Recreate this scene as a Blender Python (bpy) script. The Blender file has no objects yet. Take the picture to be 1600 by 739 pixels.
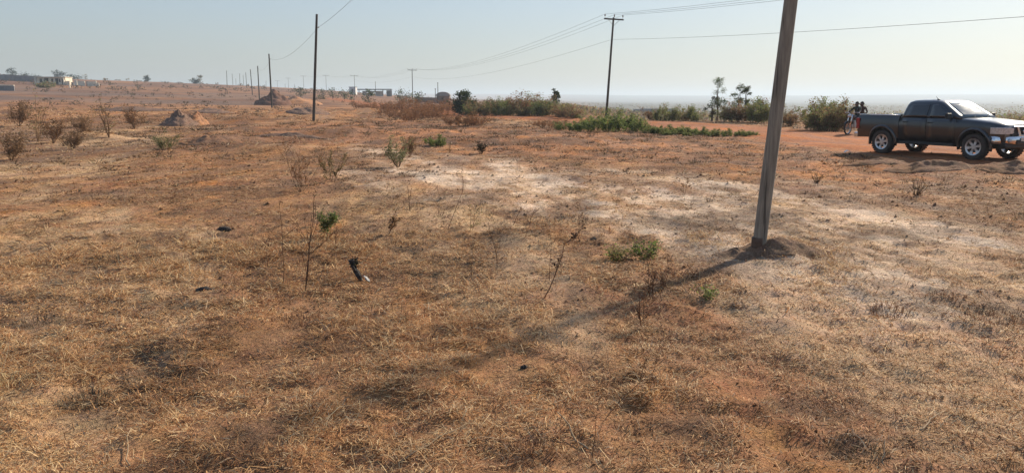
import bpy, bmesh, math, random
import numpy as np
from mathutils import Vector, Matrix, Euler

scene = bpy.context.scene
COL = scene.collection
R = math.radians

# ------------------------------------------------------------------ camera
FPX = 1220.0                       # focal length in pixels of the 1600 px wide photograph
HOR = 155.0                        # row of the true horizon in the photograph
PITCH = math.atan((369.5 - HOR) / FPX)
CAMZ = 1.70
cam_d = bpy.data.cameras.new("camera")
cam_d.sensor_width = 36.0
cam_d.lens = 36.0 * FPX / 1600.0
cam_d.clip_start = 0.05
cam_d.clip_end = 30000.0
cam = bpy.data.objects.new("camera", cam_d)
COL.objects.link(cam)
cam.location = (0, 0, CAMZ)
cam.rotation_euler = (math.pi / 2 - PITCH, 0, 0)
scene.camera = cam

# ------------------------------------------------------------------ light
SUN_AZ, SUN_EL = 43.0, 27.0        # degrees right of the view axis (+Y), above the horizon
world = bpy.data.worlds.new("World")
scene.world = world
world.use_nodes = True
nt = world.node_tree
nt.nodes.clear()
out = nt.nodes.new("ShaderNodeOutputWorld")
bg = nt.nodes.new("ShaderNodeBackground")
sky = nt.nodes.new("ShaderNodeTexSky")
sky.sky_type = 'NISHITA'
sky.sun_disc = False
sky.sun_elevation = R(SUN_EL)
sky.sun_rotation = R(SUN_AZ)
sky.altitude = 100
sky.air_density = 1.6
sky.dust_density = 1.0
sky.ozone_density = 1.5
hs = nt.nodes.new("ShaderNodeHueSaturation")
hs.inputs['Saturation'].default_value = 1.0
nt.links.new(sky.outputs[0], hs.inputs['Color'])
tint = nt.nodes.new('ShaderNodeMix'); tint.data_type = 'RGBA'; tint.blend_type = 'MULTIPLY'; tint.inputs[0].default_value = 1.0
tint.inputs[7].default_value = (0.83, 0.97, 1.25, 1)      # hazy sky, a little cooler all round
gm = nt.nodes.new('ShaderNodeGamma'); gm.inputs[1].default_value = 0.55      # dust evens the sky out
nt.links.new(hs.outputs[0], gm.inputs[0])
nt.links.new(gm.outputs[0], tint.inputs[6])
nt.links.new(tint.outputs[2], bg.inputs[0])
bg.inputs[1].default_value = 0.128
nt.links.new(bg.outputs[0], out.inputs[0])

sun_d = bpy.data.lights.new("sun", 'SUN')
sun_d.energy = 4.1
sun_d.angle = R(3.2)
sun_d.color = (1.0, 0.87, 0.69)
sun = bpy.data.objects.new("sun", sun_d)
COL.objects.link(sun)
sdir = Vector((math.sin(R(SUN_AZ)) * math.cos(R(SUN_EL)), math.cos(R(SUN_AZ)) * math.cos(R(SUN_EL)), math.sin(R(SUN_EL))))
sun.rotation_euler = (-sdir).to_track_quat('-Z', 'Y').to_euler()
sun.location = (30, 30, 30)

scene.render.engine = 'CYCLES'
scene.cycles.use_denoising = True
scene.cycles.max_bounces = 6
scene.cycles.transparent_max_bounces = 8
scene.cycles.volume_bounces = 0
vs = scene.view_settings
vs.view_transform = 'Standard'
vs.look = 'None'
vs.exposure = 0.78
vs.gamma = 1.0
vs.use_curve_mapping = False

# ------------------------------------------------------------------ noise
_prng = np.random.RandomState(7)
_perm = _prng.permutation(256)
_perm = np.concatenate([_perm, _perm, _perm])
_val = _prng.rand(256)

def vnoise(x, y, seed=0):
    x = np.asarray(x, float) + seed * 17.31; y = np.asarray(y, float) - seed * 9.77
    xi = np.floor(x).astype(np.int64); yi = np.floor(y).astype(np.int64)
    fx = x - xi; fy = y - yi
    fx = fx * fx * fx * (fx * (fx * 6 - 15) + 10); fy = fy * fy * fy * (fy * (fy * 6 - 15) + 10)
    def h(i, j): return _val[_perm[(_perm[i & 255] + (j & 255)) & 255]]
    a = h(xi, yi); b = h(xi + 1, yi); c = h(xi, yi + 1); d = h(xi + 1, yi + 1)
    return (a * (1 - fx) + b * fx) * (1 - fy) + (c * (1 - fx) + d * fx) * fy   # 0..1

def fbm(x, y, seed=0, octs=4):
    s = 0.0; a = 0.5; t = 0.0
    for k in range(octs):
        s = s + a * vnoise(x * 2 ** k, y * 2 ** k, seed + k * 3); t += a; a *= 0.55
    return s / t

def sstep(t):
    t = np.clip(t, 0, 1); return t * t * (3 - 2 * t)

# ------------------------------------------------------------------ the lie of the land
ROAD = np.array([(19.5, -14), (17.4, 5), (15.9, 14), (14.7, 23), (14.3, 31), (13.4, 43), (11.2, 54), (6.2, 67), (-2, 79), (-14, 115), (-31, 180), (-60, 260)], float)

def road_dist(x, y):
    x = np.asarray(x, float); y = np.asarray(y, float)
    best = np.full(np.broadcast(x, y).shape, 1e9)
    for a, b in zip(ROAD[:-1], ROAD[1:]):
        ab = b - a
        t = np.clip(((x - a[0]) * ab[0] + (y - a[1]) * ab[1]) / (ab @ ab), 0, 1)
        best = np.minimum(best, np.hypot(x - a[0] - t * ab[0], y - a[1] - t * ab[1]))
    return best

# low earth swells: x, y, radius, height
SWELLS = [(3.05, 8.55, 0.55, 0.10), (2.75, 8.25, 0.5, 0.06),
          (9.3, 19.2, 1.1, 0.16), (11.0, 18.2, 1.3, 0.17), (12.9, 18.3, 1.2, 0.12), (7.7, 20.5, 1.0, 0.12), (14.0, 18.6, 1.2, 0.2),
          (-9.3, 27.5, 2.2, 0.22), (-7.6, 26.0, 1.3, 0.14), (-11.4, 29.5, 1.6, 0.18), (-10.5, 36, 2.6, 0.25), (-8.0, 37, 2.0, 0.2),
          (-14, 44, 3.0, 0.3), (-4.5, 41, 2.4, 0.22), (-20, 60, 4, 0.4), (2.0, 33, 2.2, 0.15), (-2.7, 6.4, 0.7, 0.05), (-2.1, 5.5, 0.6, 0.05)]
_sr = random.Random(17)
for _ in range(34):                      # rough low soil ridges of the far left part of the field
    _y = _sr.uniform(30, 105); SWELLS.append((-_y * _sr.uniform(.05, .68), _y, _sr.uniform(.8, 2.2) * (.6 + _y / 90), _sr.uniform(.12, .34) * (.7 + _y / 120)))

def H(x, y, fine=True):
    x = np.asarray(x, float); y = np.asarray(y, float)
    d = np.hypot(x, y)
    u = x / np.maximum(np.abs(y), 1.0)
    u = np.clip(u, -1.2, 1.2)
    far = np.interp(u, [-1.2, -0.65, -0.40, -0.25, -0.17, -0.12, -0.05, 0.0, 0.1, 0.3, 1.2],
                    [18, 16.0, 12.2, 8.2, 5.2, 2.6, 0.0, -2.0, -6.0, -8.0, -8.0])
    z = far * sstep((d - 62) / 590.0)
    z = z + 1.6 * sstep((d - 300) / 500) * (fbm(x / 140, y / 140, 4, 3) - 0.5) * 2
    z = z + (36 * sstep((d - 2600) / 3300) + 10 * (fbm(x / 900, y / 900, 9, 3) - .5) * sstep((d - 2000) / 3000)) * (u > -2)
    z = z - 2.2 * sstep((d - 60) / 55) * sstep((u - .06) / .12)
    z = z + 0.50 * sstep((d - 14) / 40) * (fbm(x / 17, y / 17, 1, 3) - 0.5)
    z = z + 0.13 * sstep((d - 1.0) / 6) * (fbm(x / 3.6, y / 3.6, 2, 3) - 0.5)
    for (sx, sy, r, h) in SWELLS:
        q = ((x - sx) ** 2 + (y - sy) ** 2) / (r * r)
        z = z + h * np.exp(-q * 1.6)
    if fine:
        rd = sstep((road_dist(x, y) - 2.2) / 2.0) * 0.85 + 0.15
        near = 1 - sstep((d - 26) / 45)
        z = z + rd * near * (0.075 * (fbm(x / 0.85, y / 0.85, 3, 3) - 0.5) + 0.055 * (fbm(x / 0.24, y / 0.24, 5, 2) - 0.5) + 0.035 * (1 - sstep((d - 9) / 10)) * (vnoise(x / 0.13, y / 0.13, 8) - 0.5) - 0.016 * (1 - sstep((d - 14) / 10)) * sstep((vnoise(x / 0.17, y / 0.17, 12) - .58) / .25))
    return z

def H1(x, y): return float(H(np.array([x]), np.array([y]))[0])
Z00 = H1(0, 0)
CAMZ = 1.70 + Z00
cam.location.z = CAMZ

def at(px, py):
    """world point where the ground is seen at that place of the photograph"""
    a = (px - 800.0) / FPX; b = (py - 369.5) / FPX
    dx, dy, dz = a, math.cos(PITCH) - b * math.sin(PITCH), -math.sin(PITCH) - b * math.cos(PITCH)
    t = np.concatenate([np.arange(1.5, 40, 0.04), np.arange(40, 900, 0.5)])
    hz = H(dx * t, dy * t)
    below = np.nonzero(CAMZ + dz * t < hz)[0]
    i = below[0] if len(below) else len(t) - 1
    return Vector((dx * t[i], dy * t[i], float(hz[i])))

def on(px, Y):
    """ground point in that column of the photograph, Y metres ahead"""
    x = (px - 800.0) / FPX * Y
    for _ in range(4):
        z = H1(x, Y)
        x = (px - 800.0) / FPX * (Y * math.cos(PITCH) + (CAMZ - z) * math.sin(PITCH))
    return Vector((x, Y, H1(x, Y)))

# ------------------------------------------------------------------ materials
def new_mat(name):
    m = bpy.data.materials.new(name); m.use_nodes = True
    n = m.node_tree.nodes; l = m.node_tree.links
    return m, n, l, n["Principled BSDF"]

def mat_plain(name, col, rough=0.7, metal=0.0, var=0.25, scale=6.0, coat=0.0, bump=0.0, col2=None, stretch=None):
    m, n, l, b = new_mat(name)
    tc = n.new("ShaderNodeTexCoord"); no = n.new("ShaderNodeTexNoise")
    no.inputs['Scale'].default_value = scale; no.inputs['Detail'].default_value = 5; no.inputs['Roughness'].default_value = 0.65
    src = tc.outputs['Object']
    if stretch:
        mp = n.new("ShaderNodeMapping"); mp.inputs['Scale'].default_value = stretch
        l.new(src, mp.inputs[0]); src = mp.outputs[0]
    l.new(src, no.inputs['Vector'])
    mx = n.new("ShaderNodeMix"); mx.data_type = 'RGBA'
    c2 = col2 if col2 else tuple(c * (1 - var) for c in col)
    mx.inputs[6].default_value = (*[min(1, c * (1 + var * .5)) for c in col], 1); mx.inputs[7].default_value = (*c2, 1)
    cr = n.new("ShaderNodeMapRange"); cr.inputs[1].default_value = 0.35; cr.inputs[2].default_value = 0.65
    l.new(no.outputs[0], cr.inputs[0]); l.new(cr.outputs[0], mx.inputs[0]); l.new(mx.outputs[2], b.inputs['Base Color'])
    b.inputs['Roughness'].default_value = rough; b.inputs['Metallic'].default_value = metal
    b.inputs['Coat Weight'].default_value = coat; b.inputs['Coat Roughness'].default_value = 0.08
    if bump:
        bp = n.new("ShaderNodeBump"); bp.inputs['Strength'].default_value = bump; bp.inputs['Distance'].default_value = 0.02
        l.new(no.outputs[0], bp.inputs['Height']); l.new(bp.outputs[0], b.inputs['Normal'])
    return m

def mat_leaf(name, transl=0.35, rough=0.75):
    """colour comes from the mesh (each leaf or blade has its own), light passes partly through"""
    m, n, l, b = new_mat(name)
    at_ = n.new("ShaderNodeAttribute"); at_.attribute_name = "col"
    no = n.new("ShaderNodeTexNoise"); no.inputs['Scale'].default_value = 9
    mx = n.new("ShaderNodeMix"); mx.data_type = 'RGBA'; mx.blend_type = 'MULTIPLY'; mx.inputs[0].default_value = 0.35
    l.new(at_.outputs['Color'], mx.inputs[6]); l.new(no.outputs[0], mx.inputs[7])
    b.inputs['Roughness'].default_value = rough; b.inputs['Specular IOR Level'].default_value = 0.25
    l.new(mx.outputs[2], b.inputs['Base Color'])
    tr = n.new("ShaderNodeBsdfTranslucent"); l.new(mx.outputs[2], tr.inputs['Color'])
    ms = n.new("ShaderNodeMixShader"); ms.inputs[0].default_value = transl
    l.new(b.outputs[0], ms.inputs[1]); l.new(tr.outputs[0], ms.inputs[2])
    l.new(ms.outputs[0], n["Material Output"].inputs['Surface'])
    return m

def mat_ground(name, red=False):
    m, n, l, b = new_mat(name)
    tc = n.new("ShaderNodeTexCoord")
    atn = n.new("ShaderNodeAttribute"); atn.attribute_name = "col"
    def noise(scale, detail, rough=0.6, vec=None, dist=0.0):
        x = n.new("ShaderNodeTexNoise"); x.inputs['Scale'].default_value = scale; x.inputs['Detail'].default_value = detail
        x.inputs['Roughness'].default_value = rough; x.inputs['Distortion'].default_value = dist
        l.new(vec or tc.outputs['Object'], x.inputs['Vector']); return x
    # streaks along the direction the tracks and the pole line run
    mp = n.new("ShaderNodeMapping"); mp.inputs['Rotation'].default_value = (0, 0, R(-18)); mp.inputs['Scale'].default_value = (1.0, 0.22, 1)
    l.new(tc.outputs['Object'], mp.inputs[0])
    n1 = noise(1.1, 6, 0.6, mp.outputs[0], 0.6)
    n2 = noise(7.0, 6, 0.7)
    n3 = noise(46.0, 4, 0.75)
    n4 = noise(0.18, 5, 0.6)
    def ramp(src, lo, hi, a, c):
        x = n.new("ShaderNodeMapRange"); x.inputs[1].default_value = lo; x.inputs[2].default_value = hi
        x.inputs[3].default_value = a; x.inputs[4].default_value = c; l.new(src, x.inputs[0]); return x.outputs[0]
    def mul(p, q):
        x = n.new("ShaderNodeMath"); x.operation = 'MULTIPLY'; l.new(p, x.inputs[0]); l.new(q, x.inputs[1]); return x.outputs[0]
    k = mul(mul(ramp(n1.outputs[0], .3, .7, .80, 1.22), ramp(n2.outputs[0], .3, .7, .72, 1.28)), mul(ramp(n3.outputs[0], .3, .7, .62, 1.38), ramp(n4.outputs[0], .35, .65, .85, 1.15)))
    vm = n.new("ShaderNodeVectorMath"); vm.operation = 'SCALE'
    l.new(atn.outputs['Color'], vm.inputs[0]); l.new(k, vm.inputs['Scale'])
    hue = n.new("ShaderNodeHueSaturation")
    l.new(vm.outputs[0], hue.inputs['Color']); l.new(ramp(n2.outputs[1], .3, .7, .485, .515), hue.inputs['Hue']); l.new(ramp(n1.outputs[0], .3, .7, .85, 1.12), hue.inputs['Saturation'])
    l.new(hue.outputs[0], b.inputs['Base Color'])
    b.inputs['Roughness'].default_value = 0.95; b.inputs['Specular IOR Level'].default_value = 0.12
    bp = n.new("ShaderNodeBump"); bp.inputs['Strength'].default_value = 0.5 if red else 0.85; bp.inputs['Distance'].default_value = 0.03
    l.new(n3.outputs[0], bp.inputs['Height'])
    bp2 = n.new("ShaderNodeBump"); bp2.inputs['Strength'].default_value = 0.4 if red else 0.7; bp2.inputs['Distance'].default_value = 0.12
    l.new(n2.outputs[0], bp2.inputs['Height']); l.new(bp2.outputs[0], bp.inputs['Normal'])
    l.new(bp.outputs[0], b.inputs['Normal'])
    return m

def mat_glass(name, col, rough=0.04):
    m, n, l, b = new_mat(name)
    no = n.new("ShaderNodeTexNoise"); no.inputs['Scale'].default_value = 3.0
    mr = n.new("ShaderNodeMapRange"); mr.inputs[3].default_value = rough; mr.inputs[4].default_value = rough + 0.12
    l.new(no.outputs[0], mr.inputs[0]); l.new(mr.outputs[0], b.inputs['Roughness'])
    b.inputs['Base Color'].default_value = (*col, 1); b.inputs['IOR'].default_value = 1.55; b.inputs['Specular IOR Level'].default_value = 0.8
    return m

M_GROUND = mat_ground("dry_ground")
M_ROAD = mat_ground("red_laterite", True)
M_LEAF = mat_leaf("leaf", 0.52)
M_STRAW = mat_leaf("straw", 0.22)
M_TWIG = mat_leaf("twig", 0.0, 0.9)

# ------------------------------------------------------------------ object helpers
def tag(o, label=None, cat=None, group=None, kind=None):
    if label: o["label"] = label
    if cat: o["category"] = cat
    if group: o["group"] = group
    if kind: o["kind"] = kind
    return o

def link(name, data, parent=None, loc=None, rot=None, scale=None):
    o = bpy.data.objects.new(name, data); COL.objects.link(o)
    if parent: o.parent = parent
    if loc is not None: o.location = loc
    if rot is not None: o.rotation_euler = rot
    if scale is not None: o.scale = scale if hasattr(scale, '__len__') else (scale,) * 3
    return o

def empty(name, loc=(0, 0, 0), rz=0.0):
    o = link(name, None, None, loc, (0, 0, rz)); o.empty_display_size = 0.2
    return o

class MB:
    """collects geometry for one mesh"""
    def __init__(s): s.v = []; s.f = []; s.c = []; s.mi = []
    def add(s, vs_, fs, col=None, mi=0):
        k = len(s.v); s.v += [tuple(p) for p in vs_]; s.f += [tuple(i + k for i in f) for f in fs]
        s.mi += [mi] * len(fs)
        if col is not None: s.c += [col] * len(vs_)
    def box(s, c, d, rot=None, mi=0, taper=None):
        hx, hy, hz = d[0] / 2, d[1] / 2, d[2] / 2
        t = taper or (1, 1)
        p = [Vector((sx * hx * (t[0] if sz > 0 else 1), sy * hy * (t[1] if sz > 0 else 1), sz * hz)) for sz in (-1, 1) for sy in (-1, 1) for sx in (-1, 1)]
        if rot is not None:
            m = Euler(rot).to_matrix(); p = [m @ q for q in p]
        p = [q + Vector(c) for q in p]
        s.add(p, [(0, 2, 3, 1), (4, 5, 7, 6), (0, 1, 5, 4), (2, 6, 7, 3), (0, 4, 6, 2), (1, 3, 7, 5)], None, mi)
    def ring(s, c, ax, r, n, ph=0.0, sy=1.0):
        ax = Vector(ax).normalized(); a = ax.orthogonal().normalized(); b = ax.cross(a)
        return [Vector(c) + (a * math.cos(ph + 2 * math.pi * i / n) + b * math.sin(ph + 2 * math.pi * i / n) * sy) * r for i in range(n)]
    def tube(s, pts, rad, n=6, col=None, caps=True, mi=0):
        pts = [Vector(p) for p in pts]
        if not hasattr(rad, '__len__'): rad = [rad] * len(pts)
        V = []; F = []
        for i, p in enumerate(pts):
            t = (pts[min(i + 1, len(pts) - 1)] - pts[max(i - 1, 0)])
            if t.length < 1e-9: t = Vector((0, 0, 1))
            if abs(t.normalized().z) > 0.999: t = t + Vector((1e-4, 0, 0))
            ref = Vector((0.31, 0.95, 0.07)); tn = t.normalized()
            a = (ref - tn * ref.dot(tn)).normalized(); b = tn.cross(a)
            V += [p + (a * math.cos(2 * math.pi * k / n) + b * math.sin(2 * math.pi * k / n)) * rad[i] for k in range(n)]
        for i in range(len(pts) - 1):
            for k in range(n):
                F.append((i * n + k, i * n + (k + 1) % n, (i + 1) * n + (k + 1) % n, (i + 1) * n + k))
        if caps:
            F.append(tuple(reversed(range(n)))); F.append(tuple((len(pts) - 1) * n + k for k in range(n)))
        s.add(V, F, col, mi)
    def loft(s, rings, closed_ring=True, cap0=True, cap1=True, mi=0):
        n = len(rings[0]); V = [p for r in rings for p in r]; F = []
        for i in range(len(rings) - 1):
            for k in range(n if closed_ring else n - 1):
                F.append((i * n + k, i * n + (k + 1) % n, (i + 1) * n + (k + 1) % n, (i + 1) * n + k))
        if closed_ring and cap0: F.append(tuple(reversed(range(n))))
        if closed_ring and cap1: F.append(tuple((len(rings) - 1) * n + k for k in range(n)))
        s.add(V, F, None, mi)
    def lathe(s, prof, n=24, axis='y', c=(0, 0, 0), mi=0, closed=True):
        rings = []
        for k in range(n):
            a = 2 * math.pi * k / n
            row = []
            for (r, h) in prof:
                x, z = r * math.cos(a), r * math.sin(a)
                p = {'y': (x, h, z), 'x': (h, x, z), 'z': (x, z, h)}[axis]
                row.append(Vector(p) + Vector(c))
            rings.append(row)
        m = len(prof); V = [p for r in rings for p in r]; F = []
        for k in range(n):
            for j in range(m - (0 if closed else 1)):
                F.append((k * m + j, k * m + (j + 1) % m, ((k + 1) % n) * m + (j + 1) % m, ((k + 1) % n) * m + j))
        s.add(V, F, None, mi)
    def mesh(s, name, mats, smooth=False, fix=True):
        me = bpy.data.meshes.new(name)
        me.from_pydata([tuple(p) for p in s.v], [], s.f)
        for m in (mats if isinstance(mats, (list, tuple)) else [mats]): me.materials.append(m)
        if any(s.mi): me.polygons.foreach_set("material_index", s.mi)
        if s.c:
            ca = me.color_attributes.new("col", 'FLOAT_COLOR', 'POINT')
            ca.data.foreach_set("color", np.array([(*c[:3], 1.0) for c in s.c], np.float32).ravel())
        if fix:
            bm = bmesh.new(); bm.from_mesh(me); bmesh.ops.recalc_face_normals(bm, faces=bm.faces); bm.to_mesh(me); bm.free()
        if smooth: me.shade_smooth() if smooth is True else (me.polygons.foreach_set("use_smooth", [True] * len(me.polygons)))
        me.update()
        return me
    def build(s, name, mats, parent=None, smooth=False, loc=None, rot=None, bevel=0.0, angle=35, fix=True):
        me = s.mesh(name, mats, smooth, fix)
        o = link(name, me, parent, loc, rot)
        if bevel:
            b = o.modifiers.new("bevel", 'BEVEL'); b.width = bevel; b.segments = 2; b.limit_method = 'ANGLE'; b.angle_limit = R(angle)
        return o

def np_mesh(name, verts, tris, cols, mat, smooth=False):
    me = bpy.data.meshes.new(name)
    nv, nf = len(verts), len(tris); k = tris.shape[1]
    me.vertices.add(nv); me.vertices.foreach_set("co", np.ascontiguousarray(verts, np.float32).ravel())
    me.loops.add(nf * k); me.loops.foreach_set("vertex_index", np.ascontiguousarray(tris, np.int32).ravel())
    me.polygons.add(nf); me.polygons.foreach_set("loop_start", np.arange(0, nf * k, k, dtype=np.int32))
    me.polygons.foreach_set("loop_total", np.full(nf, k, np.int32))
    if smooth: me.polygons.foreach_set("use_smooth", np.ones(nf, bool))
    me.update(calc_edges=True)
    if cols is not None:
        ca = me.color_attributes.new("col", 'FLOAT_COLOR', 'POINT')
        c4 = np.ones((nv, 4), np.float32); c4[:, :3] = cols
        ca.data.foreach_set("color", c4.ravel())
    me.materials.append(mat)
    return me

# ------------------------------------------------------------------ ground colours by zone (surface colour, plus the pole mound's painted shade)
C_BROWN = np.array((0.425, 0.214, 0.098)); C_STRAW = np.array((0.660, 0.450, 0.260)); C_SAND = np.array((0.820, 0.600, 0.425))
C_RED = np.array((0.440, 0.168, 0.064)); C_DARK = np.array((0.075, 0.055, 0.042)); C_SCRUB = np.array((0.175, 0.092, 0.058)); C_PLAIN = np.array((0.120, 0.105, 0.075))

def g2(px, py):
    a = (px - 800.0) / FPX; b = (py - 369.5) / FPX
    dy, dz = math.cos(PITCH) - b * math.sin(PITCH), -math.sin(PITCH) - b * math.cos(PITCH)
    t = -CAMZ / dz
    return (a * t, dy * t)

def poly_mask(x, y, pts, soft):
    """1 inside the outline, fading over soft metres (relative to distance)"""
    P = np.array(pts); inside = np.zeros(x.shape, bool); dist = np.full(x.shape, 1e9)
    for a, b in zip(P, np.roll(P, -1, axis=0)):
        c = ((a[1] > y) != (b[1] > y)) & (x < (b[0] - a[0]) * (y - a[1]) / ((b[1] - a[1]) or 1e-9) + a[0])
        inside ^= c
        ab = b - a; t = np.clip(((x - a[0]) * ab[0] + (y - a[1]) * ab[1]) / max(ab @ ab, 1e-9), 0, 1)
        dist = np.minimum(dist, np.hypot(x - a[0] - t * ab[0], y - a[1] - t * ab[1]))
    sd = np.where(inside, dist, -dist)
    return sstep(sd / (2 * soft) + 0.5)

SAND1 = [g2(*p) for p in ((550, 228), (660, 236), (780, 243), (900, 258), (1080, 278), (1300, 290), (1600, 335), (1700, 640), (1500, 660), (1380, 600), (1240, 500), (1130, 440), (1010, 385), (880, 345), (700, 305), (565, 285))]
STRAW1 = [g2(*p) for p in ((-60, 205), (40, 196), (240, 205), (245, 232), (180, 268), (60, 330), (-60, 380))]
STRAW3 = [g2(*p) for p in ((1180, 430), (1400, 470), (1700, 560), (1700, 739), (1400, 739), (1250, 620), (1050, 520))]
STRAW2 = [g2(*p) for p in ((640, 300), (880, 340), (920, 420), (760, 400), (620, 360))]
REDF = [g2(*p) for p in ((640, 190), (1010, 207), (1190, 215), (1330, 236), (1600, 262), (1600, 300), (1300, 285), (1050, 268), (860, 250), (640, 226), (420, 226), (300, 245), (280, 215), (420, 195))]
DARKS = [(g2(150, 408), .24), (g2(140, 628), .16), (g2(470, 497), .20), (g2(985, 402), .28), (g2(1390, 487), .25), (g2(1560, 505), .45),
         (g2(1230, 405), .42), (g2(860, 332), .5), (g2(1090, 345), .6), (g2(210, 600), .25), (g2(60, 500), .3), (g2(400, 690), .2), (g2(1270, 640), .25), (g2(1350, 710), .2),  # first spot here paints the shade on the leaning pole's mound
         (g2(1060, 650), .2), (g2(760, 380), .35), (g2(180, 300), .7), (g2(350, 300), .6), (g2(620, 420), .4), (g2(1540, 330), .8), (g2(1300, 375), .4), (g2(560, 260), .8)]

def zones(x, y):
    x = np.asarray(x, float); y = np.asarray(y, float); d = np.hypot(x, y)
    wx = x + (fbm(x / 1.3, y / 1.3, 11, 3) - .5) * np.minimum(2.2, d * .16); wy = y + (fbm(x / 1.3, y / 1.3, 14, 3) - .5) * np.minimum(4.5, d * .3)
    # streak coordinate along the tracks
    c, s_ = math.cos(R(18)), math.sin(R(18))
    u = x * c + y * s_; v = -x * s_ + y * c
    st = fbm(u / 0.55, v / 4.0, 21, 4)
    st2 = fbm(u / 1.7, v / 7.0, 25, 3)
    sand = poly_mask(wx, wy, SAND1, .9) * (0.30 + 0.70 * sstep((st - .36) / .20)) * (0.45 + .55 * sstep((st2 - .33) / .25)) * (.50 + .50 * sstep((fbm(x / .42, y / .7, 27, 4) - .41) / .10))
    straw = np.maximum(poly_mask(wx, wy, STRAW1, 1.6) * (0.3 + .7 * sstep((st - .38) / .25)), .75 * poly_mask(wx, wy, STRAW2, .8) * sstep((st - .3) / .3))
    straw = np.maximum(straw, .7 * poly_mask(wx, wy, STRAW3, .7) * sstep((st - .34) / .25))
    straw = np.maximum(straw, 0.55 * sstep((st2 - .50) / .12) * (1 - sstep((d - 40) / 40)))
    red = poly_mask(wx, wy, REDF, 2.0) * (0.55 + .45 * sstep((st2 - .35) / .3))
    red = np.maximum(red, sstep((6.0 - road_dist(wx, wy)) / 2.5) * .9)
    red = np.maximum(red, .5 * sstep((fbm(x / 2.1, y / 2.1, 31, 3) - .56) / .1))
    straw = straw * (1 - .75 * red)
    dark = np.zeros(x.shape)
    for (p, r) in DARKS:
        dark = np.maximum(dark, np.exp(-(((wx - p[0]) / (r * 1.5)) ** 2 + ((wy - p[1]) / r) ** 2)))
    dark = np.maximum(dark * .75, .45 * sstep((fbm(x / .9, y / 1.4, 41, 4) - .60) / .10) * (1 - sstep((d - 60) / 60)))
    return sand, straw, red, dark, d

def ground_colour(x, y):
    sand, straw, red, dark, d = zones(x, y)
    col = np.repeat(C_BROWN[None, :], len(x), 0)
    def mix(c, w):
        nonlocal col
        col = col * (1 - w[:, None]) + c[None, :] * w[:, None]
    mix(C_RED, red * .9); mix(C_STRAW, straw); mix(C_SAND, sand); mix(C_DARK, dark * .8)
    mix(np.array((.185, .092, .050)), .75 * sstep((fbm(x / 2.6, y / 4.5, 43, 4) - .49) / .10) * sstep((d - 16) / 14) * (1 - sstep((d - 220) / 200)) * (1 - .8 * sand) * sstep((road_dist(x, y) - 4) / 2))
    mix(np.array((.20, .11, .065)), .6 * sstep((fbm(x / .55, y / .8, 45, 4) - .52) / .08) * sstep((d - 5) / 6) * (1 - sstep((d - 40) / 30)) * (1 - .35 * sand))
    # scrub beyond the near field, the plain below on the right
    uu = x / np.maximum(np.abs(y), 1)
    mix(C_SCRUB, sstep((d - 95) / 90) * (0.55 + .45 * sstep((fbm(x / 22, y / 30, 51, 4) - .42) / .2)) * .95)
    mix(C_PLAIN, sstep((d - 130) / 200) * sstep((uu - 0.0) / .15))
    band = sstep((fbm(x / 60, y / 25, 55, 3) - .52) / .1) * sstep((d - 110) / 60) * sstep((-uu - .2) / .15)
    mix(np.array((.17, .15, .135)), band * .35)
    return col

def axis(near0, near1, step, lo, hi, ratio):
    a = list(np.arange(near0, near1, step))
    s = step; p = a[-1]
    while p < hi: s *= (1 + ratio); p += s; a.append(p)
    s = step; p = a[0]; b = []
    while p > lo: s *= (1 + ratio); p -= s; b.append(p)
    return np.array(b[::-1] + a)

gx = axis(-5.5, 7.5, 0.06, -6500, 6500, 0.034)
gy0 = list(axis(1.8, 8.5, 0.06, -120, 8.6, 0.12))
p = gy0[-1]
while p < 7000: p += max(0.06, 0.0125 * (p - 3.7)); gy0.append(p)
gy = np.array(gy0)
X, Y = np.meshgrid(gx, gy)
xf, yf = X.ravel(), Y.ravel()
zf = H(xf, yf)
nx, ny = len(gx), len(gy)
ii = (np.arange(ny - 1)[:, None] * nx + np.arange(nx - 1)[None, :]).ravel()
quads = np.stack([ii, ii + 1, ii + 1 + nx, ii + nx], 1)
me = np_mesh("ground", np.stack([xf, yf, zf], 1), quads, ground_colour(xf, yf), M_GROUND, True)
ground = tag(link("ground", me), kind="structure")

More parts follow.
